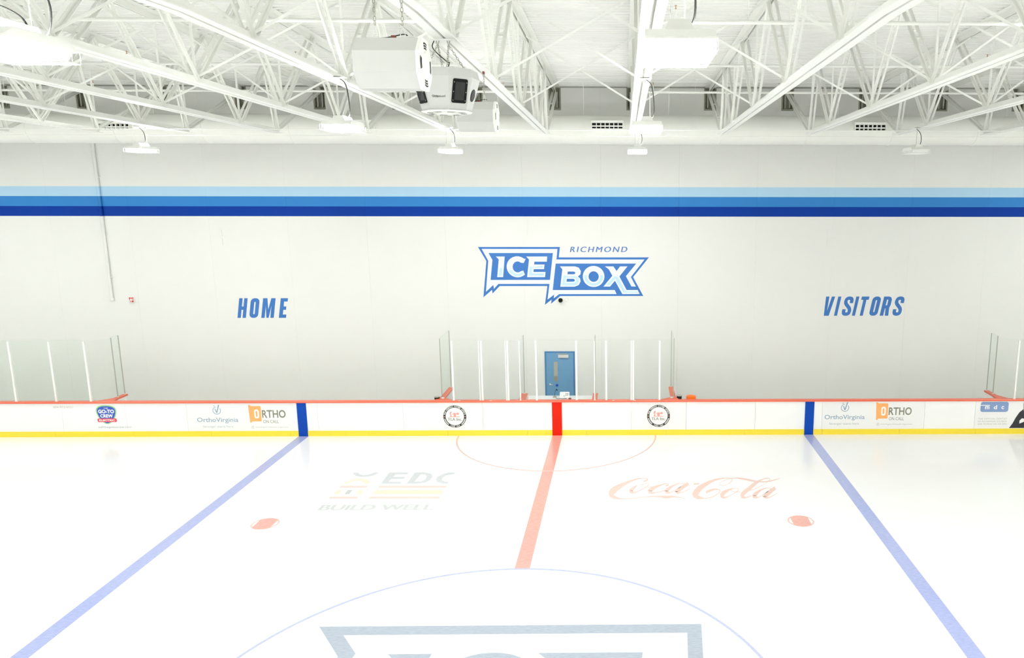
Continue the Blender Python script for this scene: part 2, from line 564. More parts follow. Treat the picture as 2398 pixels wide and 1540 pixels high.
ORD = ['first', 'second', 'third', 'fourth', 'fifth', 'sixth', 'seventh', 'eighth']
def truss_word(i):                            # i counts from the truss that carries the speakers
    if i == 0: return 'the truss that carries the speakers'
    return '%s truss %s of the speakers' % (ORD[abs(i) - 1], 'left' if i < 0 else 'right')
tr0 = make_truss(TX[7])
tr0['label'] = 'white steel roof truss that carries the hanging speakers'
tr0['group'] = 'roof trusses'
for i in range(-7, 7):
    if i == 0: continue
    c = copy_tree(tr0, (SP * i, 0, 0))
    c['label'] = 'white steel roof truss, %s of the hanging speakers' % (ORD[abs(i) - 1] + (' to the left' if i < 0 else ' to the right'))

# bearing pockets in the far wall, one behind each truss end
def make_pocket(x):
    t = thing('bearing_pocket', 'pocket', 'wall pocket', (x, WALL_Y, PZ))
    MB().box(x - 0.192, x + 0.192, WALL_Y + 0.11, WALL_Y + 0.133, PZ + 0.01, 10.6).build('back_plate', m_pocket, t)
    fr = MB()
    fr.box(x - 0.193, x - 0.15, WALL_Y - 0.004, WALL_Y + 0.11, PZ + 0.004, 10.59)
    fr.box(x + 0.15, x + 0.193, WALL_Y - 0.004, WALL_Y + 0.11, PZ + 0.004, 10.59)
    fr.box(x - 0.15, x + 0.15, WALL_Y - 0.004, WALL_Y + 0.11, PZ + 0.004, PZ + 0.05)
    fr.build('frame', m_pocket, t)
    for s in (-1, 1):
        MB().box(x + s * 0.075 - 0.02, x + s * 0.075 + 0.02, WALL_Y + 0.03, WALL_Y + 0.11, PZ + 0.08, 10.45).build('stiffener', m_grey, t)
        for z in (10.02, 10.2, 10.38):
            MB().lathe((x + s * 0.12, WALL_Y + 0.11, z), (0, -1, 0), [(0, 0.016), (0.025, 0.016), (0.03, 0.01)], 8).build('bolt', m_grey, t)
    return t
pk = make_pocket(TX[7])
pk['label'] = 'grey steel bearing pocket at the wall end of the speaker truss'
pk['group'] = 'bearing pockets'
for i in range(-7, 7):
    if i == 0: continue
    c = copy_tree(pk, (SP * i, 0, 0))
    c['label'] = 'grey steel bearing pocket in the wall behind the %s' % truss_word(i)

# cross braces between neighbouring trusses, three rows
ROWS = [(-6.05, -5.0, 'row nearest the wall'), (-9.3, -8.2, 'second row from wall'), (-12.55, -11.6, 'third row from wall')]
for ri, (yb, yt, rw) in enumerate(ROWS):
    proto = None
    for i in range(-7, 6):
        xa, xb = TX[i + 7] + 0.03, TX[i + 8] - 0.03
        bay = '%s bay %s of speakers' % (ORD[i] if i >= 0 else ORD[-i - 1], 'right' if i >= 0 else 'left')
        if proto is None:
            proto = t = thing('cross_brace', '', 'cross brace', (TX[i + 7], yb, zbot(yb)), 'cross braces')
            for s, (x0, x1) in enumerate(((xa, xb), (xb, xa))):
                p0 = Vector((x0, yb + 0.06 * s, zbot(yb) + 0.14)); p1 = Vector((x1, yt + 0.06 * s, zdeck(yt) - 0.14))
                MB().angle(p0, p1, (0, 1, 0), (0, 0, -1), 0.045, 0.042, 0.006).build('brace_arm', m_steel, t)
        else:
            t = copy_tree(proto, (SP * (i + 7), 0, 0))
        t['label'] = 'white X cross brace, %s, %s' % (bay, rw)

# thin bridging rods tying the bottom chords together near the wall
for y, z, lab in ((-1.8, 9.005, 'upper thin white tie rod running across the truss ends'), (-0.72, 8.915, 'lower thin white tie rod running across the truss ends')):
    tag(MB().tube([(-21, y, z), (18, y, z)], 0.013, 6).build('tie_rod', m_steel), lab, 'tie rod', 'tie rods')

# sprinkler pipes with upright brass heads
PIPE_Z = 10.19
for y, wd in ((0.05, 'nearest the far wall'), (-4.78, 'second from the far wall'), (-9.3, 'third from the far wall')):
    for x0, x1, side, heads in ((-21, -0.45, 'left', (-16.6, -12.9, -8.9, -5.2, -1.35)), (2.62, 18, 'right', (2.9, 6.5, 10.2, 13.9))):
        t = thing('sprinkler_pipe', 'white sprinkler pipe %s, %s of the speaker bay' % (wd, side), 'pipe', (x0, y, PIPE_Z), 'sprinkler pipes')
        MB().tube([(x0, y, PIPE_Z), (x1, y, PIPE_Z)], 0.032, 10).build('pipe', m_steel, t, True)
        for hx in heads:
            h = MB().tube([(hx, y, PIPE_Z), (hx, y, PIPE_Z + 0.2)], 0.014, 6).build('riser', m_steel, t)
            MB().lathe((hx, y, PIPE_Z + 0.2), (0, 0, 1), [(0, 0.012), (0.015, 0.018), (0.02, 0.008), (0.05, 0.008), (0.053, 0.024), (0.062, 0.02)], 8).build('sprinkler_head', m_brass, h)
            MB().tube([(hx + 1.2, y, PIPE_Z), (hx + 1.2, y, zdeck(y))], 0.007, 5).build('hanger_rod', m_steel, t)

# ------------------------------------------------------------------ air duct along the wall
DY, DZ, DR = 1.2, 9.225, 0.43
t = thing('air_duct', 'fat round white air duct running along the top of the far wall', 'duct', (0, DY, DZ - DR))
rx = [-0.15 + 2.566 * k for k in range(-8, 8)]
for a, b in zip(rx, rx[1:]):
    s = MB()
    s.lathe((a, DY, DZ), (1, 0, 0), [(0, DR), (b - a, DR)], 40)
    so = s.build('duct_section', m_duct, t, True)
    for p in so.data.polygons:
        if len(p.vertices) > 4: p.use_smooth = False
    MB().lathe((a - 0.022, DY, DZ), (1, 0, 0), [(0, DR), (0.004, DR + 0.012), (0.04, DR + 0.012), (0.044, DR)], 40).build('joint_ring', m_duct, so)
for rc, zc in ((-12.88, 9.27), (-5.75, 9.33), (1.57, 9.335), (9.39, 9.30)):
    hw = 0.48
    y0 = DY - DR - 0.12
    r_ = MB()
    r_.box(rc - hw, rc + hw, y0, DY - 0.2, zc + 0.105, zc + 0.125).box(rc - hw, rc + hw, y0, DY - 0.2, zc - 0.125, zc - 0.105)
    r_.box(rc - hw, rc - hw + 0.03, y0, DY - 0.2, zc - 0.105, zc + 0.105).box(rc + hw - 0.03, rc + hw, y0, DY - 0.2, zc - 0.105, zc + 0.105)
    ro = r_.build('register', m_duct, t)
    MB().box(rc - hw + 0.03, rc + hw - 0.03, y0 + 0.10, y0 + 0.11, zc - 0.105, zc + 0.105).build('register_throat', m_black, ro)
    for k in range(1, 7):
        xx = rc - hw + 0.03 + (2 * hw - 0.06) * k / 7
        MB().box(xx - 0.012, xx + 0.012, y0 + 0.02, y0 + 0.1, zc - 0.105, zc + 0.105).build('vane', m_duct, ro)
    MB().box(rc - hw + 0.03, rc + hw - 0.03, y0 + 0.03, y0 + 0.05, zc - 0.055, zc - 0.015).build('vane', m_duct, ro)
    MB().box(rc - hw + 0.03, rc + hw - 0.03, y0 + 0.01, y0 + 0.09, zc + 0.055, zc + 0.105).build('vane', m_duct, ro)
for k in range(-8, 7):
    MB().tube([(rx[0] + 2.566 * (k + 8) + 1.0, DY, DZ + DR - 0.01), (rx[0] + 2.566 * (k + 8) + 1.0, DY, zdeck(DY))], 0.008, 5).build('hanger_rod', m_steel, t)

# ------------------------------------------------------------------ lamps
m_lens = emit_material('lit_lamp_lens', LAMP_COLOR, LAMP_POWER)
m_upl = emit_material('added_uplight_glow', LAMP_COLOR, LAMP_POWER * 1.05)  # glow added on top of the lamps to brighten deck and upper wall
m_lensoff = mat('unlit_lamp_lens', (0.80, 0.81, 0.78), 0.3, 0.02, 4)
LW, LL, LZ = 0.21, 0.31, 8.44
def make_lamp(x, y, lens, upl, cord=True):
    t = thing('high_bay_lamp', '', 'lamp', (x, y, LZ), 'high bay lamps')
    # housing: flat tray with a raised ballast box
    h = MB()
    h.extrude((x - LW - 0.02, y, LZ), (x + LW + 0.02, y, LZ), (0, 1, 0), (0, 0, 1), [(-LL - 0.02, 0.012), (LL + 0.02, 0.012), (LL + 0.02, 0.03), (LL - 0.06, 0.085), (-LL + 0.06, 0.085), (-LL - 0.02, 0.03)])
    h.extrude((x, y - 0.2, LZ + 0.085), (x, y + 0.2, LZ + 0.085), (1, 0, 0), (0, 0, 1), [(-0.1, 0), (0.1, 0), (0.07, 0.075), (-0.07, 0.075)])
    h.build('housing', m_steel, t)
    ln = MB()
    for zz, g_ in ((LZ - 0.04, 0.02), (LZ + 0.011, 0.0)):
        ln.v += [(x - LW + g_, y - LL + g_, zz), (x - LW + g_, y + LL - g_, zz), (x + LW - g_, y + LL - g_, zz), (x + LW - g_, y - LL + g_, zz)]
    ln.f = [(0, 1, 2, 3), (0, 4, 5, 1), (1, 5, 6, 2), (2, 6, 7, 3), (3, 7, 4, 0)]   # lens deepened to thicken the glare; added glowing sides brighten the walls
    ln.build('lens', lens, t)
    g = MB()
    for k in range(9):
        yy = y - LL - 0.03 + (2 * LL + 0.06) * k / 8
        g.tube([(x - LW - 0.03, yy, LZ + 0.02), (x - LW - 0.03, yy, LZ - 0.065), (x + LW + 0.03, yy, LZ - 0.065), (x + LW + 0.03, yy, LZ + 0.02)], 0.0035, 4)
    for xx in (x - LW - 0.03, x, x + LW + 0.03):
        g.tube([(xx, y - LL - 0.03, LZ - 0.065), (xx, y + LL + 0.03, LZ - 0.065)], 0.0035, 4)
    g.build('wire_guard', m_steel, t)
    for s in (-1, 1):
        MB().tube([(x + 0.06 * s, y + 0.15 * s, LZ + 0.15), (x + 0.06 * s, y + 0.15 * s, zbot(y) + 0.01)], 0.003, 4).build('hanger_wire', m_grey, t)
    zb = zbot(y)
    tx = min([-0.12 + SP * i for i in range(-11, 12)], key=lambda v: abs(v - x))
    MB().box(min(tx, x) - 0.08, max(tx, x) + 0.08, y - 0.07, y + 0.07, zb - 0.01, zb).build('mounting_plate', m_steel, t)
    for s in (-1, 1):
        us = MB()
        us.v = [(x + s * 0.15 - 0.03, y - 0.2, LZ + 0.087), (x + s * 0.15 + 0.03, y - 0.2, LZ + 0.087), (x + s * 0.15 + 0.03, y + 0.2, LZ + 0.087), (x + s * 0.15 - 0.03, y + 0.2, LZ + 0.087)]
        us.f = [(0, 1, 2, 3)]
        us.build('added_uplight', upl, t)  # strip added to the housing to throw light up at the roof
    if cord:
        MB().tube(smooth_path([(x + 0.02, y, LZ + 0.15), (x + 0.1, y, LZ + 0.17), (x + 0.12, y, LZ + 0.32), (x + 0.08, y, zb - 0.12), (x - 0.03, y, zb - 0.01)], 5), 0.0085, 6).build('power_cord', m_dgrey, t)
        MB().box(x - 0.1, x + 0.04, y - 0.07, y + 0.07, zb - 0.03, zb - 0.001).build('junction_plate', m_steel, t)
    return t
LROWS = [-2.5, -10.1, -17.05, -24.6]
LCOLS = [(-24.7, ''), (-17.3, ''), (-10.2, ''), (-2.38, ''), (2.40, ''), (9.65, ''), (17.1, ''), (24.5, '')]
LLAB = {(-2.38, -2.5): 'small lit high-bay lamp near the far wall, straight below the speakers',
        (-2.38, -10.1): 'lit high-bay lamp with dark cord left of the speakers, halfway down the hall',
        (-2.38, -17.05): 'large glaring wire-guarded lamp cut by the left picture edge',
        (2.40, -2.5): 'smallest lit high-bay lamp, farthest of the row under the middle truss',
        (2.40, -10.1): 'lit high-bay lamp in the middle of the row under the centre truss',
        (2.40, -17.05): 'large glaring square lamp at the top right of centre',
        (-10.2, -2.5): 'lit high-bay lamp far left in front of the wall above the stripes'}
lamp0 = make_lamp(-2.38, -2.5, m_lens, m_upl)
for x, _ in LCOLS:
    for y in LROWS:
        if (x, y) == (-2.38, -2.5): o = lamp0
        elif (x, y) == (9.65, -2.5):
            o = make_lamp(9.55, -2.6, m_lensoff, m_lensoff)
            o['label'] = 'unlit white high-bay lamp hanging far right in front of the wall'
            continue
        elif (x, y) == (-2.38, -17.05):
            o = make_lamp(-2.15, -17.05, m_lens, m_upl, cord=False)
            zb = zbot(y)
            MB().tube(smooth_path([(-2.42, -17.0, LZ + 0.16), (-2.34, -16.9, LZ + 0.3), (-2.2, -16.85, LZ + 0.24), (-2.12, -16.85, LZ + 0.12), (-2.02, -16.85, LZ + 0.12), (-1.98, -16.85, LZ + 0.3), (-2.05, -16.85, LZ + 0.52), (-2.12, -16.9, zb)], 6), 0.0065, 8).build('power_cord', m_dgrey, o, True)
        else: o = make_lamp(x, y, m_lens, m_upl)
        o['label'] = LLAB.get((x, y), 'lit high-bay lamp of the same grid, beyond the edge of the picture')

# ------------------------------------------------------------------ loudspeakers on chains
def chain(mb, p0, p1, link=0.045, r=0.0035, w=0.011):
    p0, p1 = Vector(p0), Vector(p1)
    d = p1 - p0
    n = max(2, int(d.length / (link * 0.8)))
    dn = d.normalized()
    a = dn.cross(Vector((0.2, 1, 0.1))).normalized()
    b = dn.cross(a)
    for i in range(n):
        c = p0 + d * ((i + 0.5) / n)
        s = a if i % 2 else b
        h = link / 2
        mb.tube([c - dn * h, c - dn * h * 0.6 + s * w, c + dn * h * 0.6 + s * w, c + dn * h, c + dn * h * 0.6 - s * w, c - dn * h * 0.6 - s * w, c - dn * h], r, 4)
    return mb

def side_speaker(x, y, z, name_label, chain_top):
    """octagonal drum lying on its side, axis along X; z = centre"""
    t = thing('loudspeaker', name_label, 'loudspeaker', (x, y, z - 0.212), 'hanging loudspeakers')
    R, hl = 0.212 / math.cos(math.pi / 8), 0.285
    oct_ = [(R * math.cos(math.pi / 8 + k * math.pi / 4), R * math.sin(math.pi / 8 + k * math.pi / 4)) for k in range(8)]
    MB().extrude((x - hl, y, z), (x + hl - 0.03, y, z), (0, 1, 0), (0, 0, 1), oct_).build('cabinet', m_spk, t)
    o2 = [(a * 1.03, b * 1.03) for a, b in oct_]
    fr = MB().extrude((x + hl - 0.03, y, z), (x + hl, y, z), (0, 1, 0), (0, 0, 1), o2).build('front_plate', m_steel, t)
    fn = lambda a, b: (x + hl + 0.002, y + a, z + b)
    for q in range(4):
        s = MB()
        for r_ in (0.145, 0.166, 0.187):
            s.strip(ring(0, 0, r_, r_ - 0.014, 90 * q - 18, 90 * q + 18, 8), fn)
        s.build('slot', m_black, fr)
    MB().lathe((x + hl, y, z), (1, 0, 0), [(0, 0.115), (0.012, 0.105), (0.018, 0.0)], 24).build('cone_cover', m_steel, fr)
    for s in (-1, 1):
        cx = x - 0.02 + 0.12 * s
        c = MB()
        chain(c, (cx, y, z + 0.33), (cx, y, chain_top))
        c.build('chain', m_chain, t)
        MB().tube([(cx - 0.03, y, z + 0.215), (cx, y, z + 0.33), (cx + 0.03, y, z + 0.215)], 0.006, 6).build('shackle', m_steel, t)
        MB().box(cx - 0.013, cx + 0.013, y - 0.03, y + 0.03, chain_top - 0.035, chain_top + 0.02).build('beam_clamp', m_rust, t)
    MB().tube(smooth_path([(x - 0.2, y, z + 0.22), (x - 0.05, y, z + 0.227), (x + 0.1, y, z + 0.255), (x + 0.14, y, z + 0.245)], 4), 0.005, 5).build('speaker_wire', m_dgrey, t)
    MB().box(x + 0.0, x + 0.035, y - 0.02, y + 0.02, z + 0.212, z + 0.245).build('terminal', m_rust, t)
    return t

side_speaker(0.0, -15.5, 8.565, 'large grey octagonal loudspeaker lying on its side, nearest of the three', zbot(-15.5))
side_speaker(-0.16, -10.6, 8.555, 'small far grey octagonal loudspeaker lying on its side behind the upright one', zbot(-10.6))

def main_speaker():
    x, y, z0, z1 = -0.14, -12.8, 8.42, 8.90
    t = thing('loudspeaker', 'upright tapered octagonal loudspeaker with black horns between the other two', 'loudspeaker', (x, y, z0), 'hanging loudspeakers')
    def octa(r, z, rot=math.radians(17)):
        return [Vector((x + r * math.cos(rot + k * math.pi / 4), y + r * math.sin(rot + k * math.pi / 4), z)) for k in range(8)]
    lo, hi, mid = octa(0.295, z0), octa(0.41, z1 - 0.1), octa(0.385, z1)
    mb = MB()
    for A in (lo, hi, mid):
        mb.v += [tuple(v) for v in A]
    for s in (0, 8):
        mb.f += [(s + k, s + (k + 1) % 8, s + 8 + (k + 1) % 8, s + 8 + k) for k in range(8)]
    mb.f += [tuple(reversed(range(8))), tuple(range(16, 24))]
    cab = mb.build('cabinet', m_spk, t)
    # bottom grille plate
    pl = MB()
    a, b = octa(0.29, z0 - 0.018), octa(0.315, z0)
    pl.v += [tuple(v) for v in a + b]
    pl.f += [(k, (k + 1) % 8, 8 + (k + 1) % 8, 8 + k) for k in range(8)] + [tuple(reversed(range(8))), tuple(range(8, 16))]
    po = pl.build('bottom_plate', m_steel, t)
    for q in range(8):
        s = MB()
        for r_ in (0.19, 0.215, 0.24):
            s.strip(ring(x, y, r_, r_ - 0.014, 45 * q + 12, 45 * q + 38, 6), lambda a_, b_: (a_, b_, z0 - 0.0195))
        s.build('slot', m_black, po)
    # faces: k-th side plane
    def face(k):
        A, B, C_, D = lo[k], lo[(k + 1) % 8], hi[(k + 1) % 8], hi[k]
        c = (A + B + C_ + D) / 4
        u = (B - A).normalized()
        v = ((C_ + D) / 2 - (A + B) / 2).normalized()
        n = u.cross(v)
        return c, u, v, n
    best = sorted(range(8), key=lambda k: face(k)[3].dot(Vector((0.0, -1, 0))), reverse=True)[:4]
    best.sort(key=lambda k: face(k)[0].x)
    for idx, k in enumerate(best):
        c, u, v, n = face(k)
        if idx in (0, 2):       # rectangular horn mouths
            wv, hv, dz = 0.075, 0.14, 0.03
            rim = MB()
            f0 = lambda a_, b_: tuple(c + u * a_ + v * (b_ + dz) + n * 0.003)
            rim.poly([rrect(-wv - 0.02, wv + 0.02, -hv, hv, 0.02), rrect(-wv + 0.012, wv - 0.012, -hv + 0.035, hv - 0.035, 0.008)], f0, tuple(n * 0.01))
            ro = rim.build('horn_flange', m_black, t)
            throat = MB()
            o_ = [(-wv + 0.01, -hv + 0.033), (wv - 0.01, -hv + 0.033), (wv - 0.01, hv - 0.033), (-wv + 0.01, hv - 0.033)]
            i_ = [(p * 0.35, q * 0.3) for p, q in o_]
            throat.v += [tuple(c + u * p + v * (q + dz) + n * 0.012) for p, q in o_] + [tuple(c + u * p + v * (q + dz) + n * 0.0015) for p, q in i_]
            throat.f += [(j, (j + 1) % 4, 4 + (j + 1) % 4, 4 + j) for j in range(4)] + [(4, 5, 6, 7)]
            throat.build('horn_throat', m_dgrey, ro)
            for sx in (-1, 1):
                for q in (-0.11, -0.01, 0.1):
                    MB().lathe(c + u * sx * (wv + 0.006) + v * (q + dz) + n * 0.013, n, [(0, 0.006), (0.004, 0.004)], 6).build('screw', m_grey, ro)
        elif idx == 3:     # round ports
            MB().lathe(c + n * 0.001, n, [(0, 0.075), (0.006, 0.075), (0.008, 0.06)], 20).build('port', m_black, t)
        else:
            lt = MB()
            f1 = lambda a_, b_: tuple(c + u * a_ + v * b_ + n * 0.002)
            text_fit(lt, 'Octa', -0.075, 0.005, -0.05, -0.022, f1, 0.02)
            text_fit(lt, 'sound', 0.008, 0.088, -0.05, -0.022, f1, 0.0)
            lt.build('maker_lettering', i_black, t)
    top = Vector((x + 0.0, y, zbot(y)))
    for k in (0, 2, 4, 6):
        p = mid[k].lerp(Vector((x, y, z1)), 0.35)
        q = Vector((x + (-0.08 if k in (2, 4) else 0.05), y, zbot(y) - 0.06))
        c = MB(); chain(c, p, q, 0.04)
        c.build('chain', m_chain, t)
    for dx in (-0.08, 0.05):
        MB().tube([(x + dx - 0.02, y, zbot(y)), (x + dx, y, zbot(y) - 0.07), (x + dx + 0.02, y, zbot(y))], 0.008, 6).build('shackle', m_chain, t)
    MB().tube(smooth_path([(x - 0.12, y, zbot(y)), (x - 0.14, y, zbot(y) - 0.1), (x + 0.02, y, zbot(y) - 0.25), (x + 0.05, y, z1 + 0.1), (x + 0.02, y, z1)], 5), 0.006, 6).build('speaker_wire', m_dgrey, t)
    MB().box(x - 0.14, x + 0.12, y - 0.08, y + 0.08, zbot(y) - 0.012, zbot(y)).build('hanger_plate', m_steel, t)
main_speaker()

# ================================================================== BOARDS
KJ = [-20.1, -17.7, -15.29, -12.93, -10.56, -8.17, -5.79, -3.36, -0.91, 0.89, 3.36, 5.78, 8.19, 10.59, 12.97, 15.4, 17.8]
PJ = [-20.1, -17.7, -15.02, -13.1, -11.26, -9.6, -7.3, -4.7, -2.27, 0.0, 2.275, 3.97, 6.1, 8.17, 11.35, 12.92, 15.4, 17.8]
bd = thing('dasher_boards', 'long white rink boards with red cap rail and yellow kick strip', 'rink boards', (0, 0, 0))
for a, b in zip(PJ, PJ[1:]):
    MB().box(a + 0.003, b - 0.003, 0.0, 0.09, 0.15, 1.06).build('board_panel', m_board, bd)
for a, b in zip(KJ, KJ[1:]):
    MB().box(a + 0.003, b - 0.003, -0.014, 0.02, 0.0, 0.17).build('kick_plate', m_yellow, bd)
    MB().extrude((a + 0.002, 0, 1.06), (b - 0.002, 0, 1.06), (0, 1, 0), (0, 0, 1), [(-0.035, 0.0), (0.125, 0.0), (0.125, 0.05), (-0.025, 0.05), (-0.035, 0.04)]).build('cap_rail', m_cap, bd)
for x in (-7.775, 7.775):
    tag(MB().box(x - 0.14, x + 0.14, -0.017, 0.0, 0.0, 1.058).build('blue_band', m_bblue, bd), 'deep blue band')
tag(MB().box(-0.15, 0.15, -0.017, 0.0, 0.0, 1.058).build('red_band', m_bred, bd), 'bright red band')
for x0, x1 in ((-4.1, -3.62), (3.63, 4.5)):
    MB().box(x0, x1, 0.09, 0.5, 0.98, 1.0).build('ledge', m_board, bd)
for x in (-2.05, -3.0, 1.7, 2.35):
    MB().box(x, x + 0.07, -0.03, 0.0, 1.112, 1.118).build('latch_tab', m_post, bd)

# glass above the boards
GZ0, GZ1 = 1.11, 2.99
def pane(name, p0, p1, parent, mat_, z0=GZ0, z1=GZ1, th=0.012):
    p0, p1 = Vector((*p0, 0)), Vector((*p1, 0))
    d = (p1 - p0).normalized()
    n = Vector((-d.y, d.x, 0)) * th / 2
    return MB().poly([[(p0.x - n.x, p0.y - n.y), (p1.x - n.x, p1.y - n.y), (p1.x + n.x, p1.y + n.y), (p0.x + n.x, p0.y + n.y)]], onice(z0), (0, 0, z1 - z0)).build(name, mat_, parent)
def edge(p0, p1, pane_):                      # ground upper edge of a pane
    p0, p1 = Vector((*p0, GZ1 + 0.003)), Vector((*p1, GZ1 + 0.003))
    d = (p1 - p0).normalized()
    MB().bar(p0, p1, Vector((-d.y, d.x, 0)), (0, 0, 1), 0.012, 0.006).build('ground_edge', m_edge, pane_)
def post(x, y, parent, mat_=None, w=0.05, d=0.05, z1=2.955):
    o = MB().box(x - w / 2, x + w / 2, y - d / 2, y + d / 2, 1.111, z1).build('post', mat_ or m_post, parent)
    MB().box(x - w / 2 - 0.008, x + w / 2 + 0.008, y - d / 2 - 0.008, y + d / 2 + 0.008, 1.111, 1.128).build('post_foot', m_post, o)
    return o
def curved_pane(path, parent, mat_):
    mb = MB()
    P = [Vector((*p, 0)) for p in path]
    off = []
    for i, p in enumerate(P):
        t = (P[min(i + 1, len(P) - 1)] - P[max(i - 1, 0)]).normalized()
        off.append(Vector((-t.y, t.x, 0)) * 0.006)
    loop = [((p + o).x, (p + o).y) for p, o in zip(P, off)] + [((p - o).x, (p - o).y) for p, o in reversed(list(zip(P, off)))]
    return mb.poly([loop], onice(GZ0), (0, 0, GZ1 - GZ0)).build('curved_pane', mat_, parent)

GY = 0.055
sc = thing('glass_screen', 'clear glass screen with white posts in front of the penalty boxes and blue door', 'glass screen', (0, GY, 1.11), 'rink glass')
px_ = [-3.145, -2.335, -2.26, -1.53, -1.47, -1.11, -0.609, 0.608, 1.16, 1.515, 2.276, 2.34, 3.142]
for x in px_:
    w_ = 0.03 if x in (-1.11, 1.16, -2.335, 2.276, -1.53) else 0.05
    post(x, GY, sc, w=w_)
ps = [-3.145, -2.3, -1.5, -0.609, 0.608, 1.515, 2.308, 3.142]
for a, b in zip(ps, ps[1:]):
    edge((a + 0.04, GY), (b - 0.04, GY), pane('glass_pane', (a + 0.04, GY), (b - 0.04, GY), sc, m_glass))
for s in (-1, 1):
    curved_pane([(s * (3.165 + 0.405 * math.sin(a)), GY + 0.32 * (1 - math.cos(a))) for a in [math.pi / 2 * k / 8 for k in range(9)]], sc, m_glass)
    MB().lathe((s * 3.53, 0.27, 1.112), (0, 0, 1), [(0, 0.045), (0.02, 0.045), (0.03, 0.03)], 16).build('corner_foot', m_post, sc)

def return_wall(x, y0, y1, label, capw=0.13, gm=None, dark=False):
    t = thing('divider_wall', label, 'divider', (x, (y0 + y1) / 2, 0), 'divider walls behind the boards')
    MB().box(x - 0.045, x + 0.045, y0, y1, 0.0, 1.06).build('divider_panel', m_board, t)
    MB().box(x - capw / 2, x + capw / 2, y0 + 0.0, y1 + 0.03, 1.06, 1.11).build('cap_rail', m_cap, t)
    edge((x, y0 + 0.16), (x, y1 - 0.03), pane('glass_pane', (x, y0 + 0.16), (x, y1 - 0.03), t, m_glassg))
    post(x, y1, t, m_postgrey, 0.022, 0.022, 2.99)
    if y1 - y0 > 0.8 or dark:
        post(x, y0 + 0.13, t, m_postgrey, 0.022, 0.022, 2.98)
    return t
return_wall(-3.57, 0.2, 1.6, 'red-capped glass divider at the left end of the penalty boxes', 0.16)
return_wall(3.595, 0.2, 1.6, 'red-capped glass divider at the right end of the penalty boxes', 0.16)
return_wall(-1.085, 0.13, 0.82, 'short red-capped glass divider left of the scorer table', 0.2)
return_wall(1.155, 0.13, 0.82, 'short red-capped glass divider right of the scorer table', 0.16)
# red corner gussets of the cap at the box ends
for s in (-1, 1):
    MB().poly([[(s * 3.2, 0.12), (s * 3.75, 0.12), (s * 3.66, 0.45), (s * 3.49, 0.36)]], onice(1.062), (0, 0, 0.046)).build('cap_gusset', m_cap, bd)

sl = thing('glass_screen', 'greenish glass screen with white posts at the left picture edge', 'glass screen', (-15.5, GY, 1.11), 'rink glass')
lp = [-18.8, -17.6, -16.36, -15.16, -14.124]
for x in lp: post(x, GY, sl)
for a, b in zip(lp, lp[1:]): edge((a + 0.03, GY), (b - 0.03, GY), pane('glass_pane', (a + 0.03, GY), (b - 0.03, GY), sl, m_glassg))
curved_pane([(-14.10 + 0.47 * math.sin(a), GY + 0.45 * (1 - math.cos(a))) for a in [math.pi / 2 * k / 8 for k in range(9)]], sl, m_glass)
return_wall(-13.63, 0.40, 0.87, 'red-capped end divider of the left glass beside the home bench', 0.14, m_glassg, True)
MB().poly([[(-14.0, 0.12), (-13.5, 0.12), (-13.56, 0.5), (-13.7, 0.42)]], onice(1.062), (0, 0, 0.046)).build('cap_gusset', m_cap, bd)

sr = thing('glass_screen', 'greenish glass screen with white post at the right picture edge', 'glass screen', (15, GY, 1.11), 'rink glass')
rp = [14.124, 15.2, 16.4, 17.6]
for x in rp: post(x, GY, sr)
for a, b in zip(rp, rp[1:]): edge((a + 0.03, GY), (b - 0.03, GY), pane('glass_pane', (a + 0.03, GY), (b - 0.03, GY), sr, m_glassg))
curved_pane([(14.10 - 0.36 * math.sin(a), GY + 0.6 * (1 - math.cos(a))) for a in [math.pi / 2 * k / 8 for k in range(9)]], sr, m_glass)
return_wall(13.74, 0.5, 1.05, 'red-capped end divider of the right glass beside the visitors bench', 0.14, m_glassg, True)
MB().poly([[(14.0, 0.12), (13.62, 0.12), (13.67, 0.6), (13.81, 0.52)]], onice(1.062), (0, 0, 0.046)).build('cap_gusset', m_cap, bd)

# scorer table with microphone, control box, cable
t = thing('scorer_table', 'white scorer table behind the glass at the red line', 'table', (0, 0.68, 0))
MB().box(-1.03, 1.05, 0.40, 0.96, 0.965, 1.0).build('tabletop', m_board, t)
for x in (-0.95, 0.97):
    for y in (0.45, 0.9):
        MB().box(x - 0.025, x + 0.025, y - 0.025, y + 0.025, 0, 0.965).build('leg', m_post, t)
t = thing('desk_microphone', 'dark gooseneck microphone on the scorer table', 'microphone', (-0.13, 0.74, 1.0))
MB().box(-0.185, -0.075, 0.69, 0.79, 1.0, 1.035).build('base', m_grey, t)
MB().tube(smooth_path([(-0.13, 0.74, 1.03), (-0.125, 0.74, 1.12), (-0.1, 0.73, 1.22), (-0.075, 0.72, 1.265), (-0.06, 0.71, 1.255)], 4), 0.007, 6).build('gooseneck', m_dgrey, t)
MB().lathe((-0.075, 0.72, 1.272), (0.6, -0.3, -0.5), [(0, 0.012), (0.01, 0.02), (0.045, 0.02), (0.055, 0.01)], 10).build('capsule', m_black, t)
t = thing('control_box', 'cream scoreboard control box on the scorer table', 'control box', (0.18, 0.72, 1.0))
MB().extrude((0.03, 0.66, 1.0), (0.33, 0.66, 1.0), (0, 1, 0), (0, 0, 1), [(0, 0), (0.2, 0), (0.2, 0.15), (0.1, 0.13)]).build('case', m_board, t)
for k, (a, b, h) in enumerate(((0.16, 0.18, 0.05), (0.22, 0.235, 0.11), (0.25, 0.265, 0.11), (0.28, 0.3, 0.11), (0.22, 0.24, 0.07), (0.27, 0.29, 0.07))):
    MB().box(a, b, 0.66 + h * 0.72, 0.665 + h * 0.78, 0.99 + h, 1.02 + h).build('button', i_black, t)
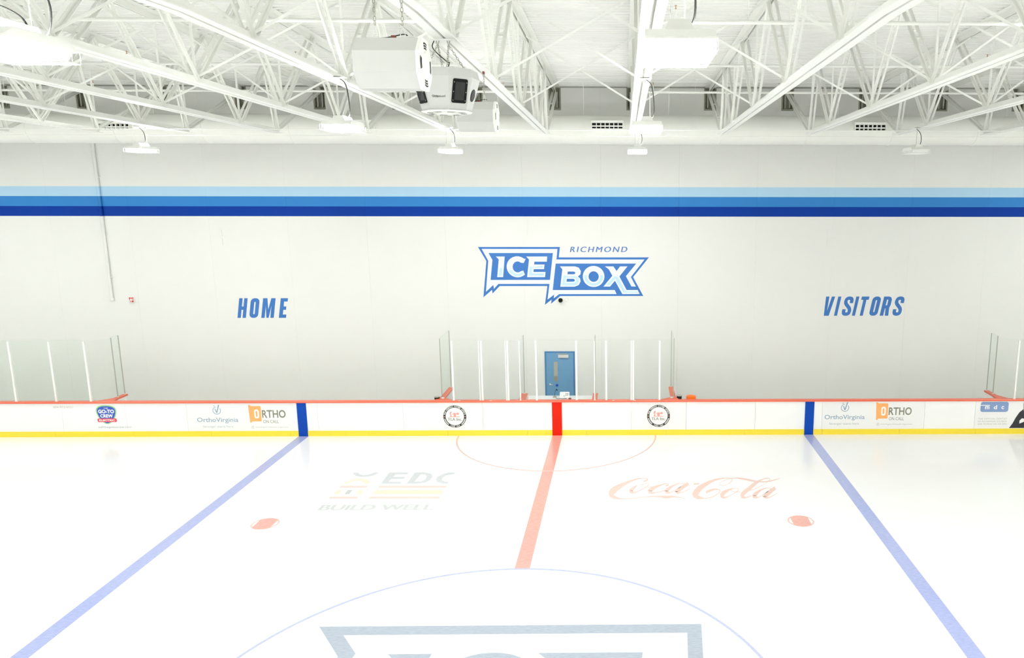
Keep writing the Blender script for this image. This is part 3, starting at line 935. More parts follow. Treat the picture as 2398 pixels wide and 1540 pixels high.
tag(MB().tube(smooth_path([(-0.08, 0.62, 1.006), (0.0, 0.56, 1.006), (0.07, 0.6, 1.006), (0.12, 0.57, 1.006), (0.2, 0.58, 1.01), (0.27, 0.57, 1.01)], 4), 0.009, 6).build('table_cable', m_dgrey), 'dark cable lying on the scorer table', 'cable')
tag(MB().lathe((0.36, 0.56, 1.0), (0, 0, 1), [(0, 0.05), (0.02, 0.055), (0.035, 0.03)], 14).build('desk_buzzer', m_rust), 'small dark red buzzer on the scorer table', 'buzzer')

def bucket(name, x, y, z, r, h, m, label, lid=False):
    t = thing(name, label, 'bucket', (x, y, z))
    if lid:
        MB().lathe((x, y, z), (0, 0, 1), [(0, r), (h - 0.02, r * 0.98), (h, r * 0.9), (h + 0.008, 0.0)], 24).build('body', m, t, True)
        MB().lathe((x, y, z + h - 0.03), (0, 0, 1), [(0, r), (0.006, r * 1.03), (0.014, r * 1.03), (0.02, r)], 24).build('rim', m, t)
    else:
        MB().lathe((x, y, z), (0, 0, 1), [(0, r * 0.8), (h, r), (h, r * 0.93), (0.02, r * 0.74)], 24).build('body', m, t, True)
        MB().lathe((x, y, z + h - 0.015), (0, 0, 1), [(0, r), (0.004, r * 1.06), (0.014, r * 1.06), (0.018, r)], 24).build('rim', m_grey, t)
bucket('puck_bucket', -3.72, 0.30, 1.0, 0.085, 0.16, m_black, 'small black bucket left of the penalty boxes on the boards')
bucket('puck_bucket', 3.77, 0.30, 1.0, 0.085, 0.18, m_black, 'small black bucket right of the penalty boxes on the boards')
bucket('orange_tub', 4.14, 0.30, 1.0, 0.15, 0.165, m_orange, 'bright orange round tub on the boards right of the black bucket', True)

# ------------------------------------------------------------------ door and wall fittings
t = thing('door_1', 'blue steel door with narrow window behind the scorer table', 'door', (-0.09, WALL_Y, 0), kind='structure')
MB().box(-0.60, 0.41, WALL_Y - 0.02, WALL_Y + 0.02, 0, 2.12).build('door_frame', m_dframe, t)
MB().box(-0.545, 0.36, WALL_Y - 0.035, WALL_Y, 0.01, 2.07).build('door_leaf', m_door, t)
wn = MB().box(-0.30, -0.165, WALL_Y - 0.042, WALL_Y - 0.03, 1.10, 1.77).build('vision_panel', m_grey, t)
MB().box(-0.295, -0.17, WALL_Y - 0.045, WALL_Y - 0.04, 1.10, 1.28).build('lower_view', m_pocket, wn)
MB().box(-0.14, 0.2, WALL_Y - 0.1, WALL_Y - 0.035, 1.92, 2.02).build('door_closer', m_spk, t)
MB().bar((-0.18, WALL_Y - 0.09, 2.06), (0.15, WALL_Y - 0.06, 2.05), (0, 1, 0), (0, 0, 1), 0.02, 0.02).build('closer_arm', m_grey, t)
hd = MB().lathe((-0.43, WALL_Y - 0.035, 0.99), (0, -1, 0), [(0, 0.03), (0.015, 0.03), (0.02, 0.015), (0.05, 0.015)], 14).build('handle', m_spk, t)
MB().tube([(-0.43, WALL_Y - 0.085, 0.99), (-0.33, WALL_Y - 0.085, 0.985)], 0.01, 6).build('lever', m_spk, hd)
MB().lathe((-0.20, WALL_Y - 0.036, 0.955), (0, -1, 0), [(0, 0.045), (0.003, 0.045)], 20).build('round_sticker', m_bblue, t)

# painted conduit down the wall, crossing the stripes
t = thing('wall_conduit', 'vertical pipe on the left wall painted with the wall and stripes', 'pipe', (-14.7, WALL_Y, 3.8))
MB().tube([(-14.70, WALL_Y - 0.045, 10.5), (-14.70, WALL_Y - 0.045, 6.59)], 0.045, 14).build('pipe', m_wall, t, True)
MB().tube([(-14.695, WALL_Y - 0.045, 6.59), (-14.695, WALL_Y - 0.045, 3.93)], 0.042, 14).build('pipe', m_wall, t, True)
MB().lathe((-14.695, WALL_Y - 0.045, 3.84), (0, 0, 1), [(0, 0.05), (0.02, 0.06), (0.08, 0.06), (0.1, 0.045)], 14).build('end_cap', m_wall, t)
for z in (4.6, 6.0, 7.8, 9.4):
    MB().box(-14.78, -14.61, WALL_Y - 0.05, WALL_Y, z, z + 0.04).build('pipe_clamp', m_wall, t)

t = thing('alarm_strobe', 'small white and red fire alarm strobe left on the wall', 'alarm', (-14.07, WALL_Y, 3.8))
MB().box(-14.15, -13.99, WALL_Y - 0.045, WALL_Y, 3.79, 3.97).build('back_box', m_board, t)
s = MB()
for a, b, c, d in ((-14.14, -14.10, 3.90, 3.96), (-14.08, -14.05, 3.90, 3.96), (-14.03, -14.0, 3.9, 3.96), (-14.14, -14.0, 3.865, 3.89), (-14.12, -14.1, 3.8, 3.86), (-14.07, -14.0, 3.80, 3.85)):
    s.box(a, b, WALL_Y - 0.05, WALL_Y - 0.045, c, d)
s.build('red_lettering', m_red, t)
MB().box(-14.1, -14.03, WALL_Y - 0.075, WALL_Y - 0.045, 3.855, 3.9).build('strobe_lens', m_board, t)

t = thing('dome_camera', 'dark glass dome camera on the wall under the logo', 'camera', (-0.03, WALL_Y, 3.78))
MB().lathe((-0.03, WALL_Y, 3.86), (0, -1, 0), [(0, 0.1), (0.09, 0.1), (0.1, 0.09)], 24).build('housing', m_board, t, True)
MB().lathe((-0.03, WALL_Y - 0.1, 3.86), (0, -1, -0.15), [(0, 0.075), (0.03, 0.07), (0.055, 0.05), (0.07, 0.02), (0.072, 0.0)], 24).build('dome', m_black, t, True)
tag(MB().lathe((0.165, WALL_Y, 3.87), (0, -1, 0), [(0, 0.06), (0.02, 0.06), (0.03, 0.05)], 20).build('cover_plate', m_wall), 'round white cover plate beside the dome camera', 'cover plate', 'wall cover plates')
def plate(x, z, label):
    tag(MB().extrude((x, WALL_Y, z), (x, WALL_Y - 0.02, z), (1, 0, 0), (0, 0, 1), rrect(-0.1, 0.1, -0.115, 0.115, 0.025)).build('cover_plate', m_wall), label, 'cover plate', 'wall cover plates')
plate(-11.035, 6.04, 'upper white square cover plate on the wall above the HOME word')
plate(-11.035, 5.77, 'lower white square cover plate on the wall above the HOME word')
plate(-1.17, 6.34, 'upper white square cover plate on the wall above the logo')
plate(-1.17, 6.08, 'lower white square cover plate on the wall above the logo')
plate(8.82, 6.08, 'upper white square cover plate on the wall above the VISITORS word')
plate(8.82, 5.79, 'lower white square cover plate on the wall above the VISITORS word')

# ================================================================== PAINTED LOGO AND WORDS ON THE WALL
def lg(layer):
    Y = WALL_Y - 0.002 - 0.0015 * layer
    return lambda u, v: (-2.70 + (u - 200) * 0.002803, Y, 5.604 - (v - 190) * 0.00282)
L_OUT = [(200, 190), (1153, 190), (1138, 310), (2192, 310), (2007, 540), (2127, 763), (1147, 763), (1037, 855), (1045, 805), (965, 867), (998, 645), (440, 645), (352, 733), (347, 690), (243, 778), (292, 352)]
L_BAND = [(243, 213), (1123, 213), (1110, 335), (2140, 335), (1980, 540), (2040, 652), (1987, 650), (1922, 530), (2043, 382), (1100, 382), (1060, 692), (1790, 692), (1812, 740), (1135, 740), (1070, 790), (1077, 745), (997, 805), (1023, 620), (425, 620), (370, 677), (365, 632), (275, 713), (315, 350)]
L_BOX = [(320, 260), (1070, 260), (1030, 573), (335, 573), (363, 340)]
def arcv(cx, cy, rx, ry, a0, a1, n=18):      # v runs downwards in these traced shapes
    return [(cx + rx * math.cos(math.radians(a0 + (a1 - a0) * i / n)), cy - ry * math.sin(math.radians(a0 + (a1 - a0) * i / n))) for i in range(n + 1)]
LET = {
    'i': [[(405, 300), (508, 300), (482, 540), (413, 540), (437, 335)]],
    'c': [[(727, 376), (752, 325)] + arcv(652, 420, 125, 123, 48, 312, 24) + [(740, 515), (720, 464)] + arcv(655, 421, 58, 64, -52, -310, 20)],
    'e': [[(757, 300), (1003, 300), (997, 360), (852, 360), (848, 393), (970, 393), (963, 447), (843, 447), (838, 480), (980, 480), (973, 540), (763, 540), (790, 335)]],
    'b': [[(1150, 415), (1325, 415), (1370, 430), (1394, 470), (1388, 508), (1358, 532), (1384, 556), (1389, 592), (1366, 634), (1318, 653), (1150, 653), (1177, 450)],
          [(1240, 475), (1308, 475), (1326, 482), (1330, 492), (1322, 503), (1308, 507), (1237, 507)], [(1228, 560), (1303, 560), (1319, 568), (1322, 577), (1318, 588), (1302, 594), (1224, 594)]],
    'o': [arcv(1543, 533, 127, 124, 0, 354, 32), arcv(1543, 534, 60, 62, 0, 354, 28)],
    'x': [[(1677, 415), (1775, 415), (1813, 470), (1853, 415), (1940, 415), (1845, 533), (1930, 692), (2062, 692), (2085, 740), (1880, 740), (1793, 583), (1735, 652), (1657, 652), (1763, 525), (1722, 450)]]}
FILL = {
    'i': [[(443, 440), (475, 430), (467, 523), (431, 523)]],
    'c': [arcv(652, 420, 108, 108, 197, 312, 16) + [(715, 482)] + arcv(655, 421, 74, 80, -52, -150, 12)],
    'e': [[(797, 412), (835, 425), (953, 406), (949, 428), (828, 432), (820, 497), (962, 497), (958, 522), (783, 522)]],
    'b': [[(1190, 517), (1250, 530), (1345, 530), (1368, 556), (1372, 592), (1352, 624), (1314, 637), (1170, 637)], [(1214, 545), (1306, 545), (1330, 558), (1336, 577), (1328, 598), (1306, 609), (1208, 609)]],
    'o': [arcv(1543, 533, 110, 108, 172, 368, 22) + [(1618, 520)] + arcv(1543, 534, 77, 79, 0, -180, 18) + [(1465, 515)]],
    'x': [[(1772, 540), (1800, 530), (1830, 540), (1918, 709), (2050, 709), (2060, 723), (1890, 723), (1796, 556), (1728, 636), (1692, 636)]]}
t = thing('wall_logo', 'large blue ribbon logo with white letters painted on the wall', 'logo', (0.08, WALL_Y, 3.70))
MB().poly([L_OUT], lg(0)).build('blue_outline', m_logo, t)
MB().poly([L_BAND], lg(1)).build('white_band', m_logow, t)
MB().poly([L_BOX], lg(2)).build('blue_field', m_logo, t)
for k, lp_ in LET.items():
    lo_ = MB().poly(lp_, lg(3)).build('letter', m_logow, t)
    MB().poly(FILL[k], lg(4)).build('letter_fill', m_logol, lo_)  # light blue paint filling the lower part of each letter
rm = MB()
text_fit(rm, 'RICHMOND', 0.30, 2.17, 5.437, 5.615, onwall(WALL_Y - 0.003), 0.0, 0.2, 1.3, 0.007)
rm.build('town_name', m_rich, t)

s_ = 0.185
def seg_ribbon(pts, w):
    P = smooth_path([(x, y, 0) for x, y in pts], 3)
    rows = []
    for i, p in enumerate(P):
        d = (P[min(i + 1, len(P) - 1)] - P[max(i - 1, 0)]).normalized()
        n = Vector((-d.y, d.x, 0)) * w / 2
        rows.append((p.x + n.x, p.y + n.y, p.x - n.x, p.y - n.y))
    return rows
def letter(ch):
    s = s_
    if ch == 'H': w = .42; s = .168; return [[(0, 0), (s, 0), (s, .41), (w - s, .41), (w - s, 0), (w, 0), (w, 1), (w - s, 1), (w - s, .58), (s, .58), (s, 1), (0, 1)]], None
    if ch == 'O': w = .44; return [rrect(0, w, 0, 1, .19), rrect(s, w - s, s, 1 - s, .034)], None
    if ch == 'M': return [[(0, 0), (.17, 0), (.17, .62), (.255, 0), (.37, 0), (.455, .62), (.455, 0), (.625, 0), (.625, 1), (.41, 1), (.3125, .42), (.215, 1), (0, 1)]], None
    if ch == 'E': w = .36; return [[(0, 0), (w, 0), (w, .17), (s, .17), (s, .41), (w - .04, .41), (w - .04, .58), (s, .58), (s, .83), (w, .83), (w, 1), (0, 1)]], None
    if ch == 'V': return [[(0, 1), (.17, 1), (.215, .25), (.30, 1), (.47, 1), (.36, 0), (.105, 0)]], None
    if ch == 'I': return [[(0, 0), (.16, 0), (.16, 1), (0, 1)]], None
    if ch == 'T': return [[(.115, 0), (.275, 0), (.275, .83), (.39, .83), (.39, 1), (0, 1), (0, .83), (.115, .83)]], None
    if ch == 'R': return [[(0, 0), (s, 0), (s, .38), (.22, .38), (.27, 0), (.45, 0), (.40, .42), (.44, .55), (.44, .84), (.38, .96), (.28, 1), (0, 1)], [(s, .54), (s, .84), (.25, .84), (.26, .80), (.26, .58), (.25, .54)]], None
    if ch == 'S': return None, [(.385, .66), (.388, .78), (.36, .875), (.29, .91), (.19, .91), (.12, .875), (.09, .78), (.10, .68), (.16, .585), (.31, .43), (.37, .33), (.385, .22), (.36, .125), (.29, .09), (.19, .09), (.12, .125), (.09, .22), (.09, .34)]
def wall_word(name, chars, x0, z0, cap, label):
    t = thing(name, label, 'lettering', (x0, WALL_Y, z0), 'team words on the wall')
    for ch, off in chars:
        lp_, rb = letter(ch)
        fn = lambda a, b: (x0 + (off + a + 0.18 * b) * cap, WALL_Y - 0.003, z0 + b * cap)
        mb = MB()
        if lp_: mb.poly(lp_, fn)
        else: mb.strip(seg_ribbon(rb, .175), fn)
        mb.build('letter', m_word, t)
wall_word('wall_lettering', [('H', 0), ('O', .585), ('M', 1.19), ('E', 2.07)], -10.70, 3.267, 0.655, 'blue slanted HOME word painted on the wall')
wall_word('wall_lettering', [('V', -.10), ('I', .53), ('S', .89), ('I', 1.46), ('T', 1.75), ('O', 2.33), ('R', 2.90), ('S', 3.52)], 8.73, 3.318, 0.647, 'blue slanted VISITORS word painted on the wall')

# ================================================================== ADVERTS ON THE BOARDS
AY = -0.0025
def A(k=0): return onwall(AY - 0.0012 * k)

# electric firm advert
t = thing('board_advert', 'advert with blue, green and red shield badge and phone number on the boards', 'advert', (-14.1, 0, 0.3), 'adverts on the boards')
mb = MB(); text_fit(mb, '804-912-6521', -15.25, -14.66, 0.915, 0.972, A(1)); mb.build('phone_number', i_olive2, t)
mb = MB(); text_fit(mb, 'callthegotocrew.com', -13.97, -12.97, 0.262, 0.345, A(1)); mb.build('web_address', i_slate2, t)
def shield(cx, cz, w, h, k):
    pts = [(-.5, .24), (-.46, .36), (-.36, .44), (-.2, .49), (0, .5), (.2, .49), (.36, .44), (.46, .36), (.5, .24), (.48, .08), (.42, -.1), (.32, -.28), (.18, -.42), (.08, -.48), (0, -.5), (-.08, -.48), (-.18, -.42), (-.32, -.28), (-.42, -.1), (-.48, .08)]
    return [(cx + a * w, cz + b * h) for a, b in pts]
bx_, bz_ = -13.68, 0.70
MB().poly([shield(bx_, bz_, 0.62, 0.60, 0)], A(1)).build('badge_edge', i_green, t)
MB().poly([shield(bx_, bz_, 0.55, 0.535, 0)], A(2)).build('badge_field', i_bblue, t)
MB().poly([rrect(bx_ - 0.29, bx_ + 0.29, 0.47, 0.585, 0.04)], A(3)).build('ribbon', i_bred, t)
mb = MB()
text_fit(mb, 'THE', bx_ - 0.065, bx_ + 0.065, 0.885, 0.925, A(3), 0.01)
text_fit(mb, 'GO-TO', bx_ - 0.24, bx_ + 0.24, 0.745, 0.865, A(3), 0.045)
text_fit(mb, 'CREW', bx_ - 0.19, bx_ + 0.19, 0.61, 0.72, A(3), 0.045)
text_fit(mb, 'ELECTRIC', bx_ - 0.24, bx_ + 0.24, 0.497, 0.557, A(4), 0.03)
mb.build('badge_lettering', i_white, t)

# clinic adverts (one on each side of the rink)
def clinic(dx, dz, x0, x1, label):
    t = thing('board_advert', label, 'advert', (-9.6 + dx, 0, 0.2), 'adverts on the boards')
    MB().poly([[(x0, 0.185), (x1, 0.185), (x1, 1.052), (x0, 1.052)]], A(0)).build('vinyl_sheet', m_vinyl, t)
    X = lambda v: v + dx
    cx, cz = X(-10.345), 0.825 + dz
    mb = MB()
    mb.strip(ring(cx, cz, 0.125, 0.105, 100, 395, 40), A(1))
    mb.poly([[(cx - 0.065, cz + 0.055), (cx - 0.035, cz + 0.055), (cx - 0.005, cz - 0.03), (cx + 0.055, cz + 0.175), (cx + 0.09, cz + 0.175), (cx + 0.015, cz - 0.075), (cx - 0.02, cz - 0.075)]], A(2))
    mb.poly([rrect(cx - 0.085, cx - 0.055, cz + 0.13, cz + 0.155, 0.008)], A(2))
    mb.build('check_emblem', i_slate, t)
    mb = MB(); text_fit(mb, 'OrthoVirginia', X(-10.965), X(-9.72), 0.415 + dz, 0.60 + dz, A(1), 0.008); mb.build('clinic_name', i_slate, t)
    mb = MB(); text_fit(mb, 'Stronger starts here.', X(-10.81), X(-9.87), 0.262 + dz, 0.352 + dz, A(1)); mb.build('slogan', i_slate2, t)
    fx = X(-9.385)
    flag = [(0, 0.54), (0.045, 0.54), (0.075, 0.505), (0.355, 0.505), (0.375, 0.485), (0.375, 0.04), (0.355, 0.02), (0.09, 0.02), (0.06, -0.02), (0.02, -0.02), (0.02, 0.0)]
    zf = 0.455 + dz
    O_out, O_in = rrect(fx + 0.165, fx + 0.31, zf + 0.115, zf + 0.40, 0.068), rrect(fx + 0.212, fx + 0.263, zf + 0.168, zf + 0.347, 0.022)
    MB().poly([[(fx + a, zf + b) for a, b in flag]], A(1)).build('orange_flag', i_oran, t)
    MB().poly([O_out, O_in], A(2)).build('white_initial', i_white, t)
    mb = MB(); text_fit(mb, 'RTHO', X(-8.985), X(-8.27), 0.585 + dz, 0.835 + dz, A(1), 0.02); mb.build('service_name', i_olive, t)
    mb = MB(); text_fit(mb, 'ON CALL', X(-8.965), X(-8.50), 0.42 + dz, 0.52 + dz, A(1)); mb.build('service_line', i_olive, t)
    mb = MB(); text_fit(mb, 'OrthoVirginia Orthopedic Urgent Care', X(-9.22), X(-8.23), 0.262 + dz, 0.315 + dz, A(1))
    mb.strip(ring(X(-9.30), 0.29 + dz, 0.042, 0.034, 100, 395, 20), A(1))
    mb.poly([[(X(-9.32), 0.305 + dz), (X(-9.30), 0.27 + dz), (X(-9.27), 0.345 + dz), (X(-9.285), 0.345 + dz), (X(-9.30), 0.295 + dz), (X(-9.31), 0.305 + dz)]], A(2))
    mb.build('small_print', i_olive2, t)
clinic(0.0, 0.0, -11.25, -8.02, 'clinic advert with orange flag and check emblem, left of the left blue line')
clinic(19.215, 0.03, 8.19, 11.34, 'clinic advert with orange flag and check emblem, right of the right blue line')

# round pump-company adverts
def pump(cx, x0, x1, label):
    cz = 0.612
    t = thing('board_advert', label, 'advert', (cx, 0, 0.2), 'adverts on the boards')
    MB().poly([[(x0, 0.185), (x1, 0.185), (x1, 1.052), (x0, 1.052)]], A(0)).build('vinyl_sheet', m_vinyl, t)
    MB().strip(ring(cx, cz, 0.383, 0.376), A(1)).build('thin_ring', i_blush, t)
    MB().strip(ring(cx, cz, 0.352, 0.28, n=64), A(1)).build('black_ring', i_black, t)
    mb = MB()
    text_arc(mb, 'YOUR HYDRONIC SYSTEMS EXPERTS', cx, cz, 0.317, 0.045, 168, 12, A(2), 0.02)
    text_arc(mb, 'SINCE 1964', cx, cz, 0.317, 0.045, 246, 294, A(2), 0.02, True)
    mb.strip(ring(cx, cz, 0.330, 0.306, 193, 232, 16), A(2))
    mb.strip(ring(cx, cz, 0.330, 0.306, 308, 347, 16), A(2))
    mb.build('ring_lettering', i_white, t)
    mb = MB()
    for s in (-1, 1):
        mb.poly([arc_pts(cx + s * 0.316, cz - 0.005, 0.017, 0.017, 0, 330, 11)], A(2))
    mb.build('red_dot', i_pink, t)
    mb = MB()
    q = lambda pts: [(cx + a, cz + b) for a, b in pts]
    mb.poly([q([(-.15, -.02), (.155, -.02), (.155, -.002), (-.15, -.002)])], A(1))
    mb.poly([q([(-.145, -.002), (-.09, -.002), (-.105, .05), (-.125, .08), (-.10, .115), (-.115, .15), (-.09, .155), (-.09, .145), (-.135, .15), (-.155, .09), (-.13, .04)])], A(1))
    mb.poly([q([(-.035, -.002), (.035, -.002), (.04, .105), (-.045, .105)])], A(1))
    mb.poly([q([(-.03, .112), (.035, .112), (.035, .12), (-.03, .12)])], A(1))
    mb.poly([[(cx + .09 + .042 * math.cos(a), cz + .088 + .036 * math.sin(a)) for a in [k * math.pi / 8 for k in range(16)]]], A(1))
    mb.poly([q([(-.1, .07), (-.045, .07), (-.045, .085), (-.1, .085)])], A(1))
    mb.build('pump_emblem', i_pink, t)
    mb = MB(); text_fit(mb, 'TLA Inc.', cx - 0.215, cx + 0.215, cz - 0.135, cz - 0.045, A(1), fat=0.003); mb.build('company_name', i_olive, t)
pump(-3.128, -4.2, -2.275, 'round black ring advert left of the red line on the boards')
pump(3.118, 2.28, 3.965, 'round black ring advert right of the red line on the boards')

# dentist advert at the right edge
t = thing('board_advert', 'dentist advert with periwinkle rounded badge at the right edge of the boards', 'advert', (13.9, 0, 0.2), 'adverts on the boards')
MB().poly([[(12.93, 0.185), (15.38, 0.185), (15.38, 1.052), (12.93, 1.052)]], A(0)).build('vinyl_sheet', m_vinyl, t)
MB().poly([rrect(13.075, 13.945, 0.705, 1.03, 0.075)], A(1)).build('badge', i_perw, t)
mb = MB()
text_fit(mb, 'm', 13.215, 13.355, 0.795, 0.895, A(2), 0.03)
text_fit(mb, 'd', 13.485, 13.59, 0.795, 0.925, A(2), 0.03)
text_fit(mb, 'c', 13.725, 13.81, 0.795, 0.895, A(2), 0.03)
mb.poly([[(13.075, 0.908), (13.365, 0.908), (13.365, 0.932), (13.075, 0.932)]], A(2))
mb.build('badge_lettering', i_white, t)
mb = MB(); text_fit(mb, 'MIDLOTHIAN DENTAL CENTER', 13.1, 13.875, 0.625, 0.66, A(1)); mb.build('practice_name', i_blush, t)
for ln, x0, z0 in (('THE OFFICIAL DENTIST', 13.035, 0.462), ('OF RICHMOND ICE BOX', 13.025, 0.378), ('AND POWHATAN ICE DEN', 13.02, 0.294)):
    mb = MB(); text_fit(mb, ln, x0, 13.935, z0, z0 + 0.05, A(1), space=1.1); mb.build('motto_line', i_olive2, t)
MB().poly([[(14.02, 0.186), (14.12, 0.34), (14.2, 0.52), (14.3, 0.69), (14.42, 0.80), (14.6, 0.86), (15.3, 0.86), (15.3, 0.186)]], A(1)).build('portrait_jacket', i_jack, t)
MB().poly([[(14.42, 0.74 - 0.0), (14.40, 0.95), (14.42, 1.05), (14.9, 1.05), (14.92, 0.86), (14.7, 0.80)]], A(2)).build('portrait_head', i_hair, t)
MB().poly([[(14.33, 0.33), (14.33, 0.43), (14.4, 0.5), (14.5, 0.48), (14.5, 0.4)]], A(3)).build('portrait_glove', i_white, t)

# ================================================================== MARKINGS UNDER THE ICE
HB = 12.941
def I(k=1): return onice(0.0008 * k)
for x, side in ((-7.77, 'left'), (7.77, 'right')):
    tag(MB().strip([(x - 0.152, -yy, x + 0.152, -yy) for yy in [0.02 + 0.86 * k for k in range(31)]], I()).build('blue_line', p_blue), 'wide faded blue line painted across the ice on the %s' % side, 'rink marking', 'rink markings')
tag(MB().strip([(-0.152, -0.02 - 0.42 * k, 0.152, -0.02 - 0.42 * k) for k in range(20)] + [(-0.152, -HB + 4.575, 0.152, -HB + 4.575)], I()).build('center_line', p_red), 'wide faded red line painted across the middle of the ice', 'rink marking', 'rink markings')
tag(MB().strip(ring(0, -HB, 4.575, 4.517, n=120), I(2)).build('center_circle', p_cblue), 'thin pale blue circle around the centre of the ice', 'rink marking', 'rink markings')
tag(MB().strip(ring(0, 0, 3.05, 3.0, 180.6, 359.4, 70), I(2)).build('referee_crease', p_cred), 'thin pale red half circle on the ice against the boards', 'rink marking', 'rink markings')
for x, side in ((-6.1, 'left'), (6.1, 'right')):
    t = thing('faceoff_spot', 'round red face-off spot on the %s half of the ice' % side, 'rink marking', (x, -6.23, 0), 'rink markings')
    MB().strip(ring(x, -6.23, 0.305, 0.262, n=40), I()).build('ring', p_cred, t)
    c = 0.205
    hh = math.sqrt(0.29 ** 2 - c ** 2)
    a0 = math.degrees(math.atan2(hh, c))
    MB().poly([arc_pts(x, -6.23, 0.29, 0.29, a0, 180 - a0, 12) + arc_pts(x, -6.23, 0.29, 0.29, 180 + a0, 360 - a0, 12)], I(2)).build('red_fill', p_dot, t)

EDC = {
    'edc_e': [[(-4.237,-3.083),(-3.726,-3.088),(-3.721,-3.228),(-4.024,-3.224),(-4.038,-3.402),(-3.719,-3.406),(-3.726,-3.546),(-4.043,-3.543),(-4.062,-3.74),(-3.717,-3.744),(-3.729,-3.874),(-4.22,-3.869)]],
    'edc_d': [[(-3.55,-3.09),(-3.306,-3.077),(-3.112,-3.173),(-3.011,-3.353),(-3.005,-3.604),(-3.086,-3.799),(-3.251,-3.87),(-3.56,-3.876)],[(-3.36,-3.237),(-3.247,-3.238),(-3.171,-3.352),(-3.148,-3.553),(-3.218,-3.715),(-3.394,-3.747)]],
    'edc_c': [[(-2.473,-3.102),(-2.654,-3.1),(-2.796,-3.228),(-2.88,-3.431),(-2.875,-3.606),(-2.788,-3.779),(-2.645,-3.877),(-2.51,-3.869),(-2.489,-3.758),(-2.599,-3.756),(-2.7,-3.642),(-2.727,-3.483),(-2.665,-3.306),(-2.476,-3.221)]],
    'crescent': [[(-5.203,-3.087),(-5.066,-3.073),(-4.993,-3.203),(-4.878,-3.266),(-4.739,-3.232),(-4.637,-3.078),(-4.503,-3.08),(-4.59,-3.285),(-4.726,-3.385),(-4.871,-3.398),(-5.044,-3.33),(-5.16,-3.201)]],
    'arch': [[(-5.168,-3.848),(-5.118,-3.654),(-4.994,-3.532),(-4.853,-3.509),(-4.66,-3.585),(-4.533,-3.734),(-4.508,-3.856),(-4.651,-3.864),(-4.696,-3.757),(-4.821,-3.658),(-4.929,-3.666),(-5.018,-3.729),(-5.071,-3.84)]],
    'bar_r1': [[(-5.199,-3.992),(-4.51,-3.999),(-4.496,-4.141),(-5.198,-4.133)]],
    'bar_r2': [[(-4.215,-4.003),(-2.484,-4.023),(-2.488,-4.164),(-4.216,-4.144)]],
    'sq_y1': [[(-5.201,-4.282),(-5.066,-4.283),(-5.051,-4.548),(-5.189,-4.546)]],
    'sq_g': [[(-4.917,-4.276),(-4.8,-4.277),(-4.794,-4.55),(-4.914,-4.549)]],
    'sq_y2': [[(-4.636,-4.288),(-4.515,-4.29),(-4.502,-4.554),(-4.626,-4.552)]],
    'bar_y': [[(-4.232,-4.293),(-2.499,-4.313),(-2.483,-4.577),(-4.21,-4.557)]],
    'bar_r3': [[(-5.204,-4.693),(-4.523,-4.701),(-4.504,-4.833),(-5.202,-4.825)]],
    'bar_r4': [[(-4.224,-4.704),(-2.492,-4.724),(-2.491,-4.856),(-4.225,-4.836)]],
}
t = thing('ice_logo', 'pale builder logo with grey letters and red and cream bars on the ice', 'logo', (-3.8, -4.3, 0), 'logos under the ice')
for k, v in EDC.items():
    m_ = p_edcr if k.startswith('bar_r') else p_edcy if k in ('arch', 'sq_y1', 'sq_y2', 'bar_y') else p_edcg if k == 'sq_g' else p_edc
    nm = 'letter' if k.startswith('edc') else 'bar' if k.startswith('bar') else 'square' if k.startswith('sq') else k
    MB().poly(v, I()).build(nm, m_, t)
mb = MB(); text_fit(mb, 'BUILD WELL', -5.19, -2.51, -5.51, -5.20, I(), fat=0.018); mb.build('slogan', p_slog, t)

